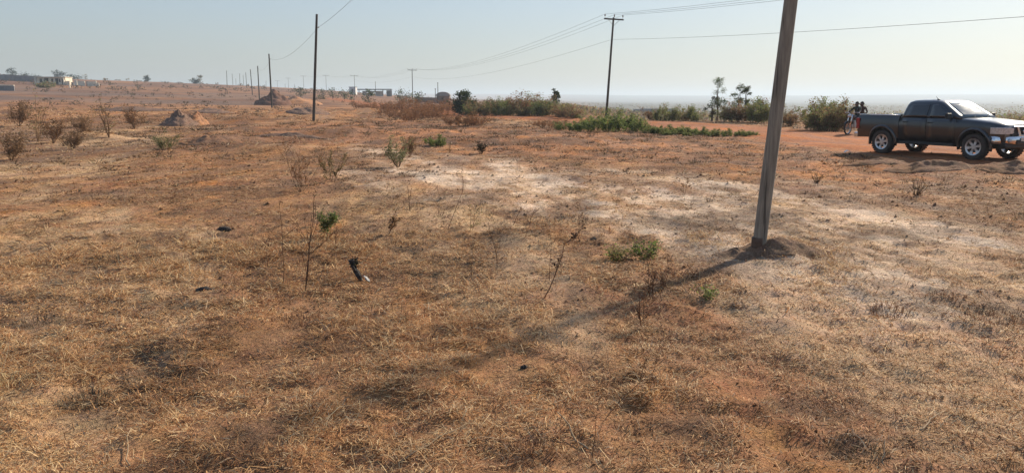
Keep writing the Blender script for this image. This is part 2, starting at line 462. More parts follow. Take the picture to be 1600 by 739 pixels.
# ------------------------------------------------------------------ the red dirt road
def build_road():
    seg = []
    for a, b in zip(ROAD[:-1], ROAD[1:]):
        n_ = max(2, int(np.linalg.norm(b - a) / 0.8))
        for t in np.arange(n_) / n_: seg.append(a + (b - a) * t)
    c = np.array(seg)
    for _ in range(30): c[1:-1] = (c[:-2] + c[2:] + c[1:-1] * 2) / 4
    t = np.gradient(c, axis=0); t /= np.linalg.norm(t, axis=1)[:, None]
    nrm = np.stack([t[:, 1], -t[:, 0]], 1)
    wv = np.linspace(-1, 1, 29)
    P = c[:, None, :] + nrm[:, None, :] * (wv * 4.0)[None, :, None]
    px, py = P[..., 0].ravel(), P[..., 1].ravel()
    W = np.repeat(wv[None, :], len(c), 0).ravel()
    edge = np.abs(W) + (fbm(px / 1.1, py / 1.1, 61, 3) - .5) * .5
    lift = 0.055 * (1 - sstep((edge - .62) / .3)) - 0.05 * sstep((edge - .7) / .2)
    rut = -0.035 * (np.exp(-((W - .22) / .06) ** 2) + np.exp(-((W + .22) / .06) ** 2))
    z = H(px, py) + lift + rut + .03 * (fbm(px / .5, py / .5, 63, 2) - .5)
    n_, m_ = len(c), len(wv)
    i0 = (np.arange(n_ - 1)[:, None] * m_ + np.arange(m_ - 1)[None, :]).ravel()
    q = np.stack([i0, i0 + 1, i0 + 1 + m_, i0 + m_], 1)
    k = fbm(px / 1.5, py / 3.5, 66, 3)[:, None]
    col = np.array((.34, .120, .045))[None, :] * (.75 + .5 * k)
    pale = (np.exp(-((W - .22) / .09) ** 2) + np.exp(-((W + .22) / .09) ** 2))[:, None]
    col = col * (1 - .3 * pale) + np.array((.40, .18, .085))[None, :] * .3 * pale
    return tag(link("dirt_road", np_mesh("dirt_road", np.stack([px, py, z], 1), q, col, M_ROAD, True)), kind="structure")
road = build_road()

# ------------------------------------------------------------------ dry matted grass, one mass
def grass(name, rings, seed, label, full):
    rng = np.random.RandomState(seed)
    V = []; F = []; C = []; base = 0
    for (d0, d1, dens, l0, l1, w) in rings:
        half = R(43)
        nb = int(half * (d1 ** 2 - d0 ** 2) * dens)
        d = np.sqrt(rng.rand(nb) * (d1 ** 2 - d0 ** 2) + d0 ** 2); a = (rng.rand(nb) * 2 - 1) * half
        x = d * np.sin(a); y = d * np.cos(a)
        sand, straw, red, dark, _ = zones(x, y)
        cl = fbm(x / .45, y / .45, 71, 3); cl2 = fbm(x / 2.2, y / 2.2, 73, 2)
        keep = np.clip(.40 + 2.4 * (cl - .36), .15, 1) * np.clip(.65 + 1.5 * (cl2 - .35), .35, 1) * (1 - .80 * sand) * (1 - .55 * red) * (1 - .2 * straw)
        keep *= sstep((road_dist(x, y) - 2.9) / 1.4)
        sel = rng.rand(nb) < keep
        x, y, d = x[sel], y[sel], d[sel]; sand, straw, red, dark, cl = sand[sel], straw[sel], red[sel], dark[sel], cl[sel]
        nb = len(x)
        z = H(x, y) - .004
        az = rng.rand(nb) * 6.2832
        e = R(1) + (rng.rand(nb) ** 2.4) * R(46)
        pt = fbm(x / 1.1, y / 1.1, 77, 2)
        L = (l0 + (l1 - l0) * rng.rand(nb) ** 2) * (.5 + .6 * cl + .6 * sstep((pt - .5) / .2))
        L[rng.rand(nb) < .025] *= 2.2
        ww = w * (.6 + .8 * rng.rand(nb))
        e2 = e - R(15) - rng.rand(nb) * R(55); az2 = az + (rng.rand(nb) - .5) * .9
        p0 = np.stack([x, y, z], 1)
        p1 = p0 + (L * .55)[:, None] * np.stack([np.cos(e) * np.cos(az), np.cos(e) * np.sin(az), np.sin(e)], 1)
        p2 = p1 + (L * .45)[:, None] * np.stack([np.cos(e2) * np.cos(az2), np.cos(e2) * np.sin(az2), np.sin(e2)], 1)
        p1[:, 2] = np.maximum(p1[:, 2], z + .008); p2[:, 2] = np.maximum(p2[:, 2], z + .009)
        sd = np.stack([-np.sin(az), np.cos(az), (rng.rand(nb) - .5) * 1.2], 1) * (ww / 2)[:, None]
        pal = np.array([(.86, .61, .32), (.69, .41, .18), (.50, .245, .10), (.32, .14, .06), (.12, .066, .04), (.60, .45, .28)])
        r = rng.rand(nb) + (straw + sand) * .12 - dark * .45 - (.5 - cl) * .35
        ix = np.digitize(r, [.02, .24, .55, .80]);  # dark .. pale
        idx = np.array([4, 3, 2, 1, 0])[ix]
        idx[rng.rand(nb) < .07] = 5
        col = pal[idx] * (.75 + .5 * rng.rand(nb))[:, None]
        if full:
            V.append(np.concatenate([p0 - sd, p0 + sd, p1 - sd * .8, p1 + sd * .8, p2]))
            j = np.arange(nb) + base
            F += [np.stack([j, j + nb, j + 3 * nb], 1), np.stack([j, j + 3 * nb, j + 2 * nb], 1), np.stack([j + 2 * nb, j + 3 * nb, j + 4 * nb], 1)]
            C.append(np.tile(col, (5, 1))); base += 5 * nb
        else:
            V.append(np.concatenate([p0 - sd, p0 + sd, p2])); j = np.arange(nb) + base
            F.append(np.stack([j, j + nb, j + 2 * nb], 1)); C.append(np.tile(col, (3, 1))); base += 3 * nb
    me = np_mesh(name, np.concatenate(V), np.concatenate(F), np.concatenate(C), M_STRAW)
    return tag(link(name, me), label, "grass", kind="stuff")

grass("dry_grass", [(2.2, 6, 14500, .025, .12, .0036), (6, 10, 8000, .028, .13, .0050)], 5, "short matted dry brown grass covering the near field", True)
grass("sparse_dry_grass", [(10, 16, 2800, .03, .11, .009), (16, 27, 800, .04, .14, .015), (27, 62, 90, .08, .22, .03), (62, 120, 14, .2, .5, .08)], 6, "sparse dry grass tufts over the far part of the field", False)
def tufts(name, seed, n_, label):
    """small dry tufts, far too many to count, as one mesh"""
    rng = np.random.RandomState(seed); half = R(43)
    d = np.exp(rng.uniform(math.log(6.5), math.log(110), n_)); a = (rng.rand(n_) * 2 - 1) * half
    x, y = d * np.sin(a), d * np.cos(a)
    sand, straw, red, dark, _ = zones(x, y)
    kp = (rng.rand(n_) < np.clip((fbm(x / 1.7, y / 1.7, seed, 3) - .40) * 5, .03, 1) * (1 - .5 * sand)) & (road_dist(x, y) > 4.2)
    x, y, d = x[kp], y[kp], d[kp]; n_ = len(x); z = H(x, y) - .01
    h = rng.uniform(.03, .085, n_) * np.clip(d / 14, .6, 3.6); base = 0; V = []; F = []; C = []
    pal = np.array([(.13, .075, .042), (.20, .115, .06), (.09, .058, .036), (.26, .15, .075), (.12, .10, .05)])
    tc = pal[rng.randint(len(pal), size=n_)]
    for k_ in range(16):
        az = rng.rand(n_) * 6.283; r_ = h * rng.uniform(.0, 1.1, n_); out_ = h * rng.uniform(.3, 1.6, n_)
        px_, py_ = x + np.cos(az) * r_, y + np.sin(az) * r_
        w = (h * rng.uniform(.05, .12, n_))[:, None] * np.stack([-np.sin(az + .7), np.cos(az + .7), np.zeros(n_)], 1)
        p = np.stack([px_, py_, H(px_, py_) - .01], 1); q = p + np.stack([np.cos(az) * out_, np.sin(az) * out_, h * rng.uniform(.15, .9, n_)], 1)
        V.append(np.concatenate([p - w, p + w, q])); j = np.arange(n_) + base; base += 3 * n_
        F.append(np.stack([j, j + n_, j + 2 * n_], 1)); C.append(np.tile(tc * rng.uniform(.7, 1.4, (n_, 1)), (3, 1)))
    return tag(link(name, np_mesh(name, np.concatenate(V), np.concatenate(F), np.concatenate(C), M_STRAW)), label, "grass", kind="stuff")
tufts("brown_grass_tufts", 91, 17000, "small dark brown dry tufts scattered across the field")
def clods(name, seed, n_, label):
    """loose soil crumbs and clods, far too many to count, as one mesh"""
    rng = np.random.RandomState(seed); half = R(43)
    d = np.exp(rng.uniform(math.log(2.6), math.log(45), n_)); a = (rng.rand(n_) * 2 - 1) * half
    x, y = d * np.sin(a), d * np.cos(a)
    kp = rng.rand(n_) < np.clip((fbm(x / 1.2, y / 1.2, seed, 3) - .36) * 4, .08, 1)
    x, y, d = x[kp], y[kp], d[kp]; n_ = len(x); z = H(x, y)
    r_ = (.004 + .011 * rng.rand(n_) ** 3) * np.clip(d / 6, .7, 3.6)
    oct_ = np.array([(1, 0, 0), (0, 1, 0), (-1, 0, 0), (0, -1, 0), (0, 0, 1), (0, 0, -.6)], float)
    V = np.stack([np.stack([x, y, z], 1) + oct_[k_] * r_[:, None] * rng.uniform(.6, 1.4, (n_, 1)) + rng.normal(0, .2, (n_, 3)) * r_[:, None] for k_ in range(6)], 1).reshape(-1, 3)
    tri = np.array([(0, 1, 4), (1, 2, 4), (2, 3, 4), (3, 0, 4), (1, 0, 5), (2, 1, 5), (3, 2, 5), (0, 3, 5)])
    F = (tri[None] + 6 * np.arange(n_)[:, None, None]).reshape(-1, 3)
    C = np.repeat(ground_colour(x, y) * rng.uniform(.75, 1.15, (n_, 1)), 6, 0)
    return tag(link(name, np_mesh(name, V, F, C, M_GROUND)), label, "clods", kind="stuff")
clods("soil_crumbs", 93, 14000, "loose soil crumbs and small clods strewn over the field")
# ------------------------------------------------------------------ air
def build_haze():
    b = MB(); x0, x1, y0, y1, z0, z1 = -6900, 6900, -400, 7600, -32, 62
    b.box(((x0 + x1) / 2, (y0 + y1) / 2, (z0 + z1) / 2), (x1 - x0, y1 - y0, z1 - z0))
    m = bpy.data.materials.new("haze_air"); m.use_nodes = True; n = m.node_tree.nodes; n.clear()
    o = n.new("ShaderNodeOutputMaterial"); v = n.new("ShaderNodeVolumePrincipled")
    v.inputs['Color'].default_value = (0.76, 0.88, 1.0, 1); v.inputs['Density'].default_value = HAZE; v.inputs['Anisotropy'].default_value = 0.25
    m.node_tree.links.new(v.outputs[0], o.inputs['Volume'])
    return tag(b.build("haze", m), "pale dusty haze over the whole landscape", "haze", kind="stuff")
HAZE = 0.00036
build_haze()

# ------------------------------------------------------------------ wood poles and wires
M_POLE = mat_plain("weathered_pole_wood", (0.235, 0.215, 0.175), 0.85, var=0.3, scale=5, bump=0.4, stretch=(6, 6, 0.5), col2=(0.145, 0.13, 0.105))
M_POLED = mat_plain("dark_pole_wood", (0.060, 0.048, 0.038), 0.85, var=0.4, scale=5, bump=0.4, stretch=(6, 6, 0.5))
M_CREO = mat_plain("earth_stained_wood", (0.10, 0.062, 0.042), 0.9, var=0.4, scale=9, bump=0.5)
M_STEEL = mat_plain("dull_galvanised_steel", (0.20, 0.20, 0.20), 0.55, 0.6, var=0.3, scale=20)
M_CERA = mat_plain("insulator_porcelain", (0.16, 0.10, 0.07), 0.25, var=0.2, scale=30)
M_WIRE = mat_plain("wire_aluminium", (0.10, 0.10, 0.10), 0.6, 0.3, var=0.2, scale=5)

def shaft(h, r0, r1, lean, n=12, bend=0.0, rough=0.006, seed=0, below=0.4):
    rnd = random.Random(seed); b = MB(); rings = []
    for i in range(15):
        t = i / 14; z = -below + (h + below) * t; zz = max(0, z)
        c = Vector((lean[0] * zz + bend * math.sin(t * math.pi), lean[1] * zz, z)); r = r0 + (r1 - r0) * t
        rings.append([c + Vector((math.cos(6.2832 * k / n), math.sin(6.2832 * k / n), 0)) * (r * (1 + rnd.uniform(-rough, rough) * 6)) for k in range(n)])
    b.loft(rings); return b

def t_pole(base, h, yaw, lean, label, small=False, group=None, arm=1.9, seed=1, m=None):
    t = empty("utility_pole", base); tag(t, label, "utility pole", group)
    m = m or M_POLED
    top = Vector((lean[0] * h, lean[1] * h, h))
    shaft(h, .125, .085, lean, 10 if not small else 7, 0, .006, seed).build("shaft", m, t, True)
    ca, sa = math.cos(yaw), math.sin(yaw)
    a = Vector((ca, sa, -0.035))
    f = Vector((-sa, ca, 0))
    z0 = top - Vector((0, 0, .18))
    b = MB(); b.box(tuple(z0 + f * -.12), (arm, .10, .13), (0, math.atan(.035), yaw)); b.build("crossarm", m, t, bevel=.008)
    if not small:
        for s in (-1, 1):
            b = MB(); b.tube([z0 + a * s * .55 - f * .12 - Vector((0, 0, .05)), z0 - f * .02 - Vector((0, 0, .6))], .018, 5); b.build("brace", M_STEEL, t)
    tips = []
    for k, s in enumerate((-.92, 0.04, .92)):
        p0 = z0 + a * s * arm / 2 - f * .12 + Vector((0, 0, .06))
        b = MB()
        b.tube([p0, p0 + Vector((0, 0, .18))], .014, 5)
        b.lathe([(.0, .16), (.055, .17), (.06, .22), (.035, .25), (.055, .27), (.05, .33), (.03, .37), (.0, .38)], 8, 'z', tuple(p0), closed=False)
        b.build("insulator", M_CERA, t, True)
        tips.append(t.location + p0 + Vector((0, 0, .36)))
    return t, tips

def plain_pole(base, h, r, lean, label, group=None, m=None, seed=3, small=False, wire_z=None):
    t = empty("wooden_pole", base); tag(t, label, "pole", group)
    shaft(h, r, r * .78, lean, 8 if small else 12, 0, .006, seed).build("shaft", m or M_POLED, t, True)
    if wire_z:
        p0 = Vector((lean[0] * wire_z, lean[1] * wire_z, wire_z))
        b = MB(); b.tube([p0, p0 + Vector((.16, -.05, .02))], .016, 5); b.lathe([(0, -.05), (.04, -.05), (.05, 0), (.035, .03), (0, .04)], 8, 'z', tuple(p0 + Vector((.18, -.055, .03))), closed=False)
        b.build("insulator", M_CERA, t, True)
        return t, t.location + p0 + Vector((.18, -.055, .03))
    return t

def pole_wood():
    m = M_POLE; n = m.node_tree.nodes; l = m.node_tree.links; b = n["Principled BSDF"]
    tc = n.new("ShaderNodeTexCoord"); mp = n.new("ShaderNodeMapping"); mp.inputs['Scale'].default_value = (34, 34, 1.3)
    no = n.new("ShaderNodeTexNoise"); no.inputs['Scale'].default_value = 1.0; no.inputs['Detail'].default_value = 3
    l.new(tc.outputs['Object'], mp.inputs[0]); l.new(mp.outputs[0], no.inputs['Vector'])
    mr = n.new("ShaderNodeMapRange"); mr.inputs[1].default_value = .60; mr.inputs[2].default_value = .68; mr.inputs[3].default_value = 1.0; mr.inputs[4].default_value = .35
    l.new(no.outputs[0], mr.inputs[0])
    old = b.inputs['Base Color'].links[0].from_socket
    vm = n.new("ShaderNodeVectorMath"); vm.operation = 'SCALE'; l.new(old, vm.inputs[0]); l.new(mr.outputs[0], vm.inputs['Scale']); l.new(vm.outputs[0], b.inputs['Base Color'])
pole_wood()
# the near leaning pole and its line that runs away to the left
pb = at(1185, 391)
main = empty("wooden_pole", pb - Vector((0, 0, .02))); tag(main, "tall grey wooden pole leaning from its own mound of bare soil", "pole")
ML = (0.062, -0.02)
shaft(8.2, .073, .060, ML, 22, .012, .004, 11, .5).build("shaft", M_POLE, main, True)
b = MB(); rr = random.Random(4)
rings = []
for z in (-.05, .03, .10, .15):
    rings.append([Vector((math.cos(6.2832 * k / 22) + ML[0] * z, math.sin(6.2832 * k / 22), 0)) * (.0755 + rr.uniform(0, .002)) + Vector((0, 0, z)) for k in range(22)])
b.loft(rings); b.build("stained_foot", M_CREO, main, True)
p0 = Vector((ML[0] * 7.4, ML[1] * 7.4, 7.4))
b = MB(); b.tube([p0, p0 + Vector((-.2, .03, .02))], .018, 6); b.lathe([(0, -.05), (.05, -.05), (.06, 0), (.04, .04), (0, .05)], 10, 'z', tuple(p0 + Vector((-.2, .03, .04))), closed=False)
b.build("insulator", M_CERA, main, True)
w_main = main.location + p0 + Vector((-.2, .03, .04))

q1, w1 = plain_pole(on(490, 62), 8.1, .115, (.072, .01), "dark bare pole leaning right above a low dirt pile, carrying one wire", None, M_POLED, 21, False, 7.1)
q2, w2 = plain_pole(on(425, 122), 8.1, .13, (-.005, 0), "bare upright pole standing in front of the big dirt heap", None, M_POLED, 22, True, 7.3)
q3, w3 = plain_pole(on(405.5, 188), 8.0, .14, (.0, 0), "bare pole just left of the big dirt heap", None, M_POLED, 23, True, 7.3)
q4, w4 = plain_pole(on(394.5, 262), 8.3, .15, (-.03, 0), "thin bare far pole with a slight lean on the rise", None, M_POLED, 24, True, 7.4)
for k, (px, Yd, hh) in enumerate([(355, 385, 8.2), (364, 520, 7.4), (375, 480, 7.4), (385.5, 420, 8.0), (381, 560, 7.6), (369, 620, 6.5), (416, 640, 6.4), (446, 690, 6.4), (460.5, 700, 6.5), (587, 430, 7.5)]):
    plain_pole(on(px, Yd), hh, .15, (random.Random(k).uniform(-.02, .03), 0), "small distant bare pole on the hazy rise", "distant bare poles along the rise", M_POLED, 30 + k, True)

tb = on(947, 75)
yaw = 0.22
T1, tip1 = t_pole(tb, 9.3, yaw, (.055, .01), "dark pole with a crossarm rising from the green roadside shrubs", seed=2)
T2, tip2 = t_pole(on(645, 225), 9.3, yaw, (.0, 0), "grey crossarm pole behind the reddish brush", True, seed=3, arm=2.6)
T3, tip3 = t_pole(on(554.5, 392), 9.3, .3, (.0, 0), "distant crossarm pole at the end of the long flat canopy", True, seed=4, arm=4)
FT = []
for k, (px, Yd) in enumerate([(510, 500), (474.7, 600), (451, 650), (434, 720)]):
    FT.append(t_pole(on(px, Yd), 9.6, .35, (0, 0), "faint distant crossarm pole on the hazy skyline", True, "faint crossarm poles on the skyline", 4.0, 40 + k))
T0 = Vector((50, -80, H1(50, -80)))
T0p, tip0 = t_pole(T0, 9.3, yaw, (0, 0), "crossarm pole past the near end of the dirt road, carrying four wires", seed=6)

def wire(name, pts, sags, r, label, group=None):
    b = MB(); P = []
    for (a, c), s in zip(zip(pts[:-1], pts[1:]), sags):
        a, c = Vector(a), Vector(c)
        for i in range(28):
            t = i / 28; P.append(a.lerp(c, t) - Vector((0, 0, 4 * s * t * (1 - t))))
    P.append(Vector(pts[-1]))
    b.tube(P, r, 4)
    return tag(b.build(name, M_WIRE, None, True), label, "wire", group)
for k in range(3):
    wire("overhead_wire", [tip0[k], tip1[k], tip2[k], tip3[k], FT[0][1][k], FT[1][1][k]], [2.6, 2.0, 1.8, 1.2, 1.0], .009, "upper wire strung over the crossarms of the tall poles", "upper wires on the crossarm poles")
lo = lambda t, lean, h: t.location + Vector((lean * h, 0, h))
wire("overhead_wire", [T0p.location + Vector((0, 0, 7.3)), lo(T1, .055, 7.3), lo(T2, 0, 7.3), lo(T3, 0, 7.3)], [2.3, 1.8, 1.5], .009, "single lower wire fixed to the crossarm poles below the arms")
wire("service_wire", [w_main, w1, w2, w3, w4], [.55, .9, .9, .9], .010, "thin wire between the bare leaning poles without crossarms")

# ------------------------------------------------------------------ plants
def rcol(rng, cols, var=.25):
    c = cols[rng.randint(len(cols))]; k = 1 + rng.uniform(-var, var)
    return tuple(max(0, v * k) for v in c)

def grow(rng, stems, height, spread, up=1.0, forks=3, wig=.18, r0=.012, levels=2, fork_len=.5, base_r=.02):
    """branch polylines [(pts, r0, r1)] and the twig tips"""
    out_ = []; tips = []
    def branch(p, d, L, r, lev):
        pts = [p]; n_ = 4; q = p.copy(); dd = d.copy()
        for i in range(n_):
            dd = (dd + Vector((rng.uniform(-wig, wig), rng.uniform(-wig, wig), rng.uniform(-wig * .3, wig) * up))).normalized()
            q = q + dd * (L / n_); pts.append(q.copy())
        out_.append((pts, r, r * .45 if lev else r * .25))
        tips.extend(pts[1:] if lev == 0 or base_r > .1 else pts[3:])
        if lev > 0:
            for k in range(forks):
                i = rng.randint(1, n_ + 1)
                nd = (dd * .7 + Vector((rng.normal(0, .5), rng.normal(0, .5), rng.uniform(-.05, .5) * up))).normalized()
                branch(pts[i], nd, L * fork_len * rng.uniform(.6, 1.1), r * .55, lev - 1)
    for s in range(stems):
        a = rng.uniform(0, 6.283); sp = spread * math.sqrt(rng.uniform(.02, 1))
        d = Vector((math.cos(a) * sp, math.sin(a) * sp, 1)).normalized()
        ob = base_r * sp * height
        branch(Vector((math.cos(a) * ob, math.sin(a) * ob, -.03)), d, height * rng.uniform(.35 if base_r > .1 else .55, .85), r0 * rng.uniform(.7, 1.1), levels)
    return out_, tips

def leaf_quads(mb, rng, pts, per, size, cols, scatter, flat=.5, aspect=.5):
    for p in pts:
        for _ in range(per):
            c = p + Vector((rng.normal(0, scatter), rng.normal(0, scatter), rng.normal(0, scatter * .8)))
            d = Vector((rng.normal(), rng.normal(), rng.normal() * flat + .2)).normalized()
            n_ = d.orthogonal().normalized(); n_.rotate(Matrix.Rotation(rng.uniform(0, 6.283), 3, d))
            L = size * rng.uniform(.6, 1.3); w = L * aspect
            mb.add([c - d * L * .5, c + n_ * w * .5, c + d * L * .5, c - n_ * w * .5], [(0, 1, 2, 3)], rcol(rng, cols))

GREEN = [(.16, .215, .055), (.20, .25, .07), (.11, .155, .045), (.25, .26, .09)]
OLIVE = [(.26, .24, .095), (.20, .205, .08), (.33, .27, .115), (.26, .175, .085)]
DEEP = [(.050, .070, .032), (.065, .085, .038), (.040, .058, .030)]
REDDRY = [(.30, .140, .065), (.23, .105, .05), (.36, .19, .09), (.17, .09, .05)]
BRDRY = [(.25, .15, .08), (.18, .11, .065), (.33, .205, .11)]
PALEG = [(.24, .25, .12), (.19, .21, .09), (.30, .28, .15)]
STEMC = [(.10, .06, .035), (.075, .045, .03), (.13, .085, .05)]

def plant_meshes(seed, stems, height, spread, levels, forks, leaf, per, scatter, cols, r0=.01, up=1., wig=.18, leafname="leaves", fork_len=.5, aspect=.5, stemc=None, base_r=.02):
    rng = np.random.RandomState(seed)
    br, tips = grow(rng, stems, height, spread, up, forks, wig, r0, levels, fork_len, base_r)
    b = MB()
    for (pts, ra, rb) in br:
        n_ = len(pts)
        b.tube(pts, [ra + (rb - ra) * i / (n_ - 1) for i in range(n_)], 3, rcol(rng, stemc or STEMC), caps=False)
    res = [("stems", b.mesh("stems", M_TWIG, False, False))]
    if per:
        l_ = MB(); leaf_quads(l_, rng, tips, per, leaf, cols, scatter, .5, aspect)
        res.append((leafname, l_.mesh(leafname, M_LEAF, False, False)))
    return res

def place(name, parts, loc, label, cat, group=None, s=1.0, rz=0.0, sz=None, tilt=0.0):
    t = empty(name, loc, rz); t.scale = (s, s, sz or s); t.rotation_euler[0] = tilt
    tag(t, label, cat, group)
    for nm, me_ in parts:
        o = link(nm, me_, t)
        if nm == "stems": o["kind"] = "stuff"      # many thin stems, not to be told apart
    return t

rnd = random.Random(99)
# --- shrubs by the road (green patch round the crossarm pole)
P_GREEN = [plant_meshes(100 + i, 11, .85, 1.0, 2, 3, .085, 3, .06, GREEN, .010, base_r=.45) for i in range(3)]
P_LOW = [plant_meshes(110 + i, 12, .42, 1.5, 2, 3, .07, 3, .05, GREEN + OLIVE[:2], .007, base_r=.6) for i in range(3)]
k = 0
for (px, Yd, s) in [(893, 44, .85), (912, 42.5, .95), (930, 43.5, 1.1), (948, 42, 1.1), (966, 43, 1.15), (985, 41.5, 1.05), (1001, 42.5, .9), (920, 46, 1.0), (955, 46, 1.05), (990, 45.5, .95), (876, 45, .6)]:
    place("green_shrub", P_GREEN[k % 3], on(px, Yd), "leafy bright green shrub in the clump beside the road", "shrub", "green shrubs of the roadside clump", s, rnd.uniform(0, 6), s * rnd.uniform(.8, 1.3)); k += 1
for (px, Yd, s) in [(1018, 40.5, 1), (1034, 40, .95), (1048, 39.2, 1.05), (1064, 39.5, 1), (1080, 38.4, .95), (1096, 38, .9), (1112, 37.4, .85), (1128, 37.2, .75), (1146, 36.8, .8), (1163, 36.2, .7), (1178, 36.4, .6), (1040, 38, .7), (1075, 37, .6)]:
    place("low_green_plant", P_LOW[k % 3], on(px, Yd), "low green ground plant along the edge of the dirt road", "plant", "low green plants along the road edge", s, rnd.uniform(0, 6)); k += 1

# --- hedge beyond the road
PAL4 = [OLIVE + GREEN[:2], OLIVE[:2] + BRDRY + [(.24, .21, .09)], BRDRY + REDDRY[:2] + OLIVE[:1], PALEG + GREEN + OLIVE[:1]]
P_OLIVE = [plant_meshes(120 + i, 15, 1.9, .75, 2, 4, .14, 3, .12, PAL4[i], .018, base_r=.5) for i in range(4)]
HEDGE_WORD = ['olive green', 'yellowish olive', 'brown half-dry', 'fresh pale green']
P_RED = [plant_meshes(130 + i, 18, 1.6, .8, 2, 4, .12, 1, .10, REDDRY, .012, stemc=REDDRY, base_r=.5) for i in range(3)]
for (px, Yd, s) in [(736, 83, .95), (752, 80, 1.0), (768, 84, 1.05), (782, 79, 1.0), (796, 82, 1.1), (812, 78, 1.15), (828, 80, 1.35), (843, 76, 1.2), (858, 78, 1.1), (872, 74, 1.0), (886, 71, .9), (900, 72, .7), (820, 86, 1.3), (850, 84, 1.2), (790, 88, 1.2)]:
    place("hedge_bush", P_OLIVE[k % 4], on(px, Yd), HEDGE_WORD[k % 4] + " bush in the hedge beyond the dirt road", "bush", HEDGE_WORD[k % 4] + " hedge bushes beyond the road", s, rnd.uniform(0, 6), s * rnd.uniform(.48, .85)); k += 1
for (px, Yd, s) in [(1032, 68, .6), (1050, 66, .7), (1068, 67, .6), (1018, 72, .55), (1085, 64, .6)]:
    place("roadside_bush", P_OLIVE[k % 4], on(px, Yd), "small " + HEDGE_WORD[k % 4] + " bush past the road near the far flat building", "bush", "small " + HEDGE_WORD[k % 4] + " bushes past the road", s, rnd.uniform(0, 6)); k += 1
for (px, Yd, s) in [(1135, 60, .55), (1148, 59, .65), (1164, 58.5, .75), (1178, 58, .8), (1190, 57, .78), (1226, 52, .55), (1240, 50, .45)]:
    place("roadside_bush", P_OLIVE[k % 4], on(px, Yd), "scrubby " + HEDGE_WORD[k % 4] + " bush behind the near leaning pole", "bush", HEDGE_WORD[k % 4] + " bushes behind the leaning pole", s, rnd.uniform(0, 6)); k += 1
for (px, Yd, s) in [(1268, 44, .62), (1280, 42.5, .7), (1294, 42, .78), (1306, 42.5, .8), (1288, 45, .78), (1300, 44.5, .8)]:
    place("dry_bush", plant_meshes(140 + k, 13, 1.75, .7, 2, 4, .12, 3, .10, BRDRY + OLIVE, .012, base_r=.5) if k % 3 == 0 else P_OLIVE[k % 4], on(px, Yd), "dense brown and olive bush beside the parked motorcycle", "bush", "dense bushes beside the motorcycle", s, rnd.uniform(0, 6)); k += 1

# --- reddish dry brush in the middle distance
for (px, Yd, s) in [(592, 105, 1.0), (610, 98, 1.1), (626, 92, 1.2), (642, 84, 1.1), (655, 76, 1.0), (668, 70, .9), (680, 66, .85), (635, 70, .8), (650, 64, .75), (690, 90, 1.2), (672, 94, 1.3), (655, 104, 1.3), (702, 100, 1.1), (712, 92, 1.0), (620, 112, 1.2), (575, 110, .9), (640, 58, .6), (560, 118, 1.0), (600, 80, .8), (615, 72, .7)]:
    place("red_dry_brush", P_RED[k % 3], on(px, Yd), ("tall" if s >= 1 else "waist-high") + " reddish brown dry brush clump in the field before the hut", "bush", ("tall" if s >= 1 else "waist-high") + " reddish dry brush in the field", s, rnd.uniform(0, 6), s * .8); k += 1
for (px, Yd, s) in [(712, 51, .78), (725, 50, .85), (738, 51, .8), (750, 53, .6)]:
    place("red_dry_brush", P_RED[k % 3], on(px, Yd), "dense low red-brown brush clump standing alone before the road", "bush", "low red-brown brush before the road", s, rnd.uniform(0, 6), s * .62); k += 1
for (px, Yd, s) in [(865, 47, .35), (850, 48, .35), (880, 46, .4), (838, 49, .3)]:
    place("dark_dry_brush", P_RED[k % 3], on(px, Yd), "dark dry brush at the left end of the green roadside clump", "bush", "dark dry brush by the green clump", s, rnd.uniform(0, 6)); k += 1

# --- dry twiggy bushes on the left
P_TWIG = [plant_meshes(150 + i, (14, 7, 10, 18)[i], (1.0, 1.15, .9, .8)[i], (.62, .4, .85, 1.2)[i], 2, (4, 3, 4, 3)[i], .055, (2, 1, 2, 2)[i], .05, (BRDRY, BRDRY + OLIVE[:1], REDDRY[1:] + BRDRY, BRDRY)[i], .010, stemc=BRDRY) for i in range(4)]
for (px, py, s, sz, lab) in [(60, 222, 1.05, 1.0, "spreading brown twiggy bush, widest on the pale straw patch"), (83, 224, .75, .7, "brown twiggy bush touching the widest one"),
                             (125, 208, .85, .75, "dark thin bush with an olive top on the straw patch"), (113, 234, .55, .4, "low dark twig heap on the pale straw"),
                             (170, 215, 1.05, .85, "upright fan-shaped twiggy bush on the pale straw edge"), (211, 202, 1.0, .85, "brown fan-shaped bush left of the grey dirt mound"),
                             (18, 250, .55, .7, "small dark twiggy bush at the edge of the straw patch"), (30, 198, 1.0, .9, "faint twiggy bush behind the straw patch"),
                             (140, 205, .6, .5, "small brown bush between two taller twiggy ones")]:
    place("twiggy_bush", P_TWIG[k % 4], at(px, py), lab, "bush", None, s * 1.55, rnd.uniform(0, 6), sz * 1.6, rnd.uniform(-.3, .3)); k += 1
place("green_shrub", plant_meshes(171, 12, .75, .9, 2, 3, .06, 2, .05, PALEG + OLIVE + GREEN[2:3], .008, base_r=.2), at(258, 234), "green leafy shrub right of the straw patch below the dirt mound", "shrub", None, .8, 1)
place("pale_shrub", plant_meshes(172, 12, .75, .8, 2, 3, .05, 2, .04, PALEG, .008), at(622, 262), "pale greenish shrub on the sandy patch in mid field", "shrub", None, .95, 1)
place("twiggy_bush", P_TWIG[0], at(640, 245), "rust-coloured twiggy bush behind the pale greenish shrub", "bush", None, .62, 2, .6)
place("green_tuft", P_LOW[1], at(683, 229), "bright green tuft on red soil before the low red-brown brush", "plant", None, .9, 2, 1.0)
place("dark_shrub", plant_meshes(173, 10, .42, .8, 1, 4, .05, 3, .04, [(.06, .045, .028), (.04, .032, .02)], .007), at(752, 241), "small dark round shrub on the pale sand edge", "shrub", None, 1.0, 2)
place("twiggy_bush", P_TWIG[1], at(703, 240), "tiny dry twig plant on the pale sand", "plant", None, .35, 2)
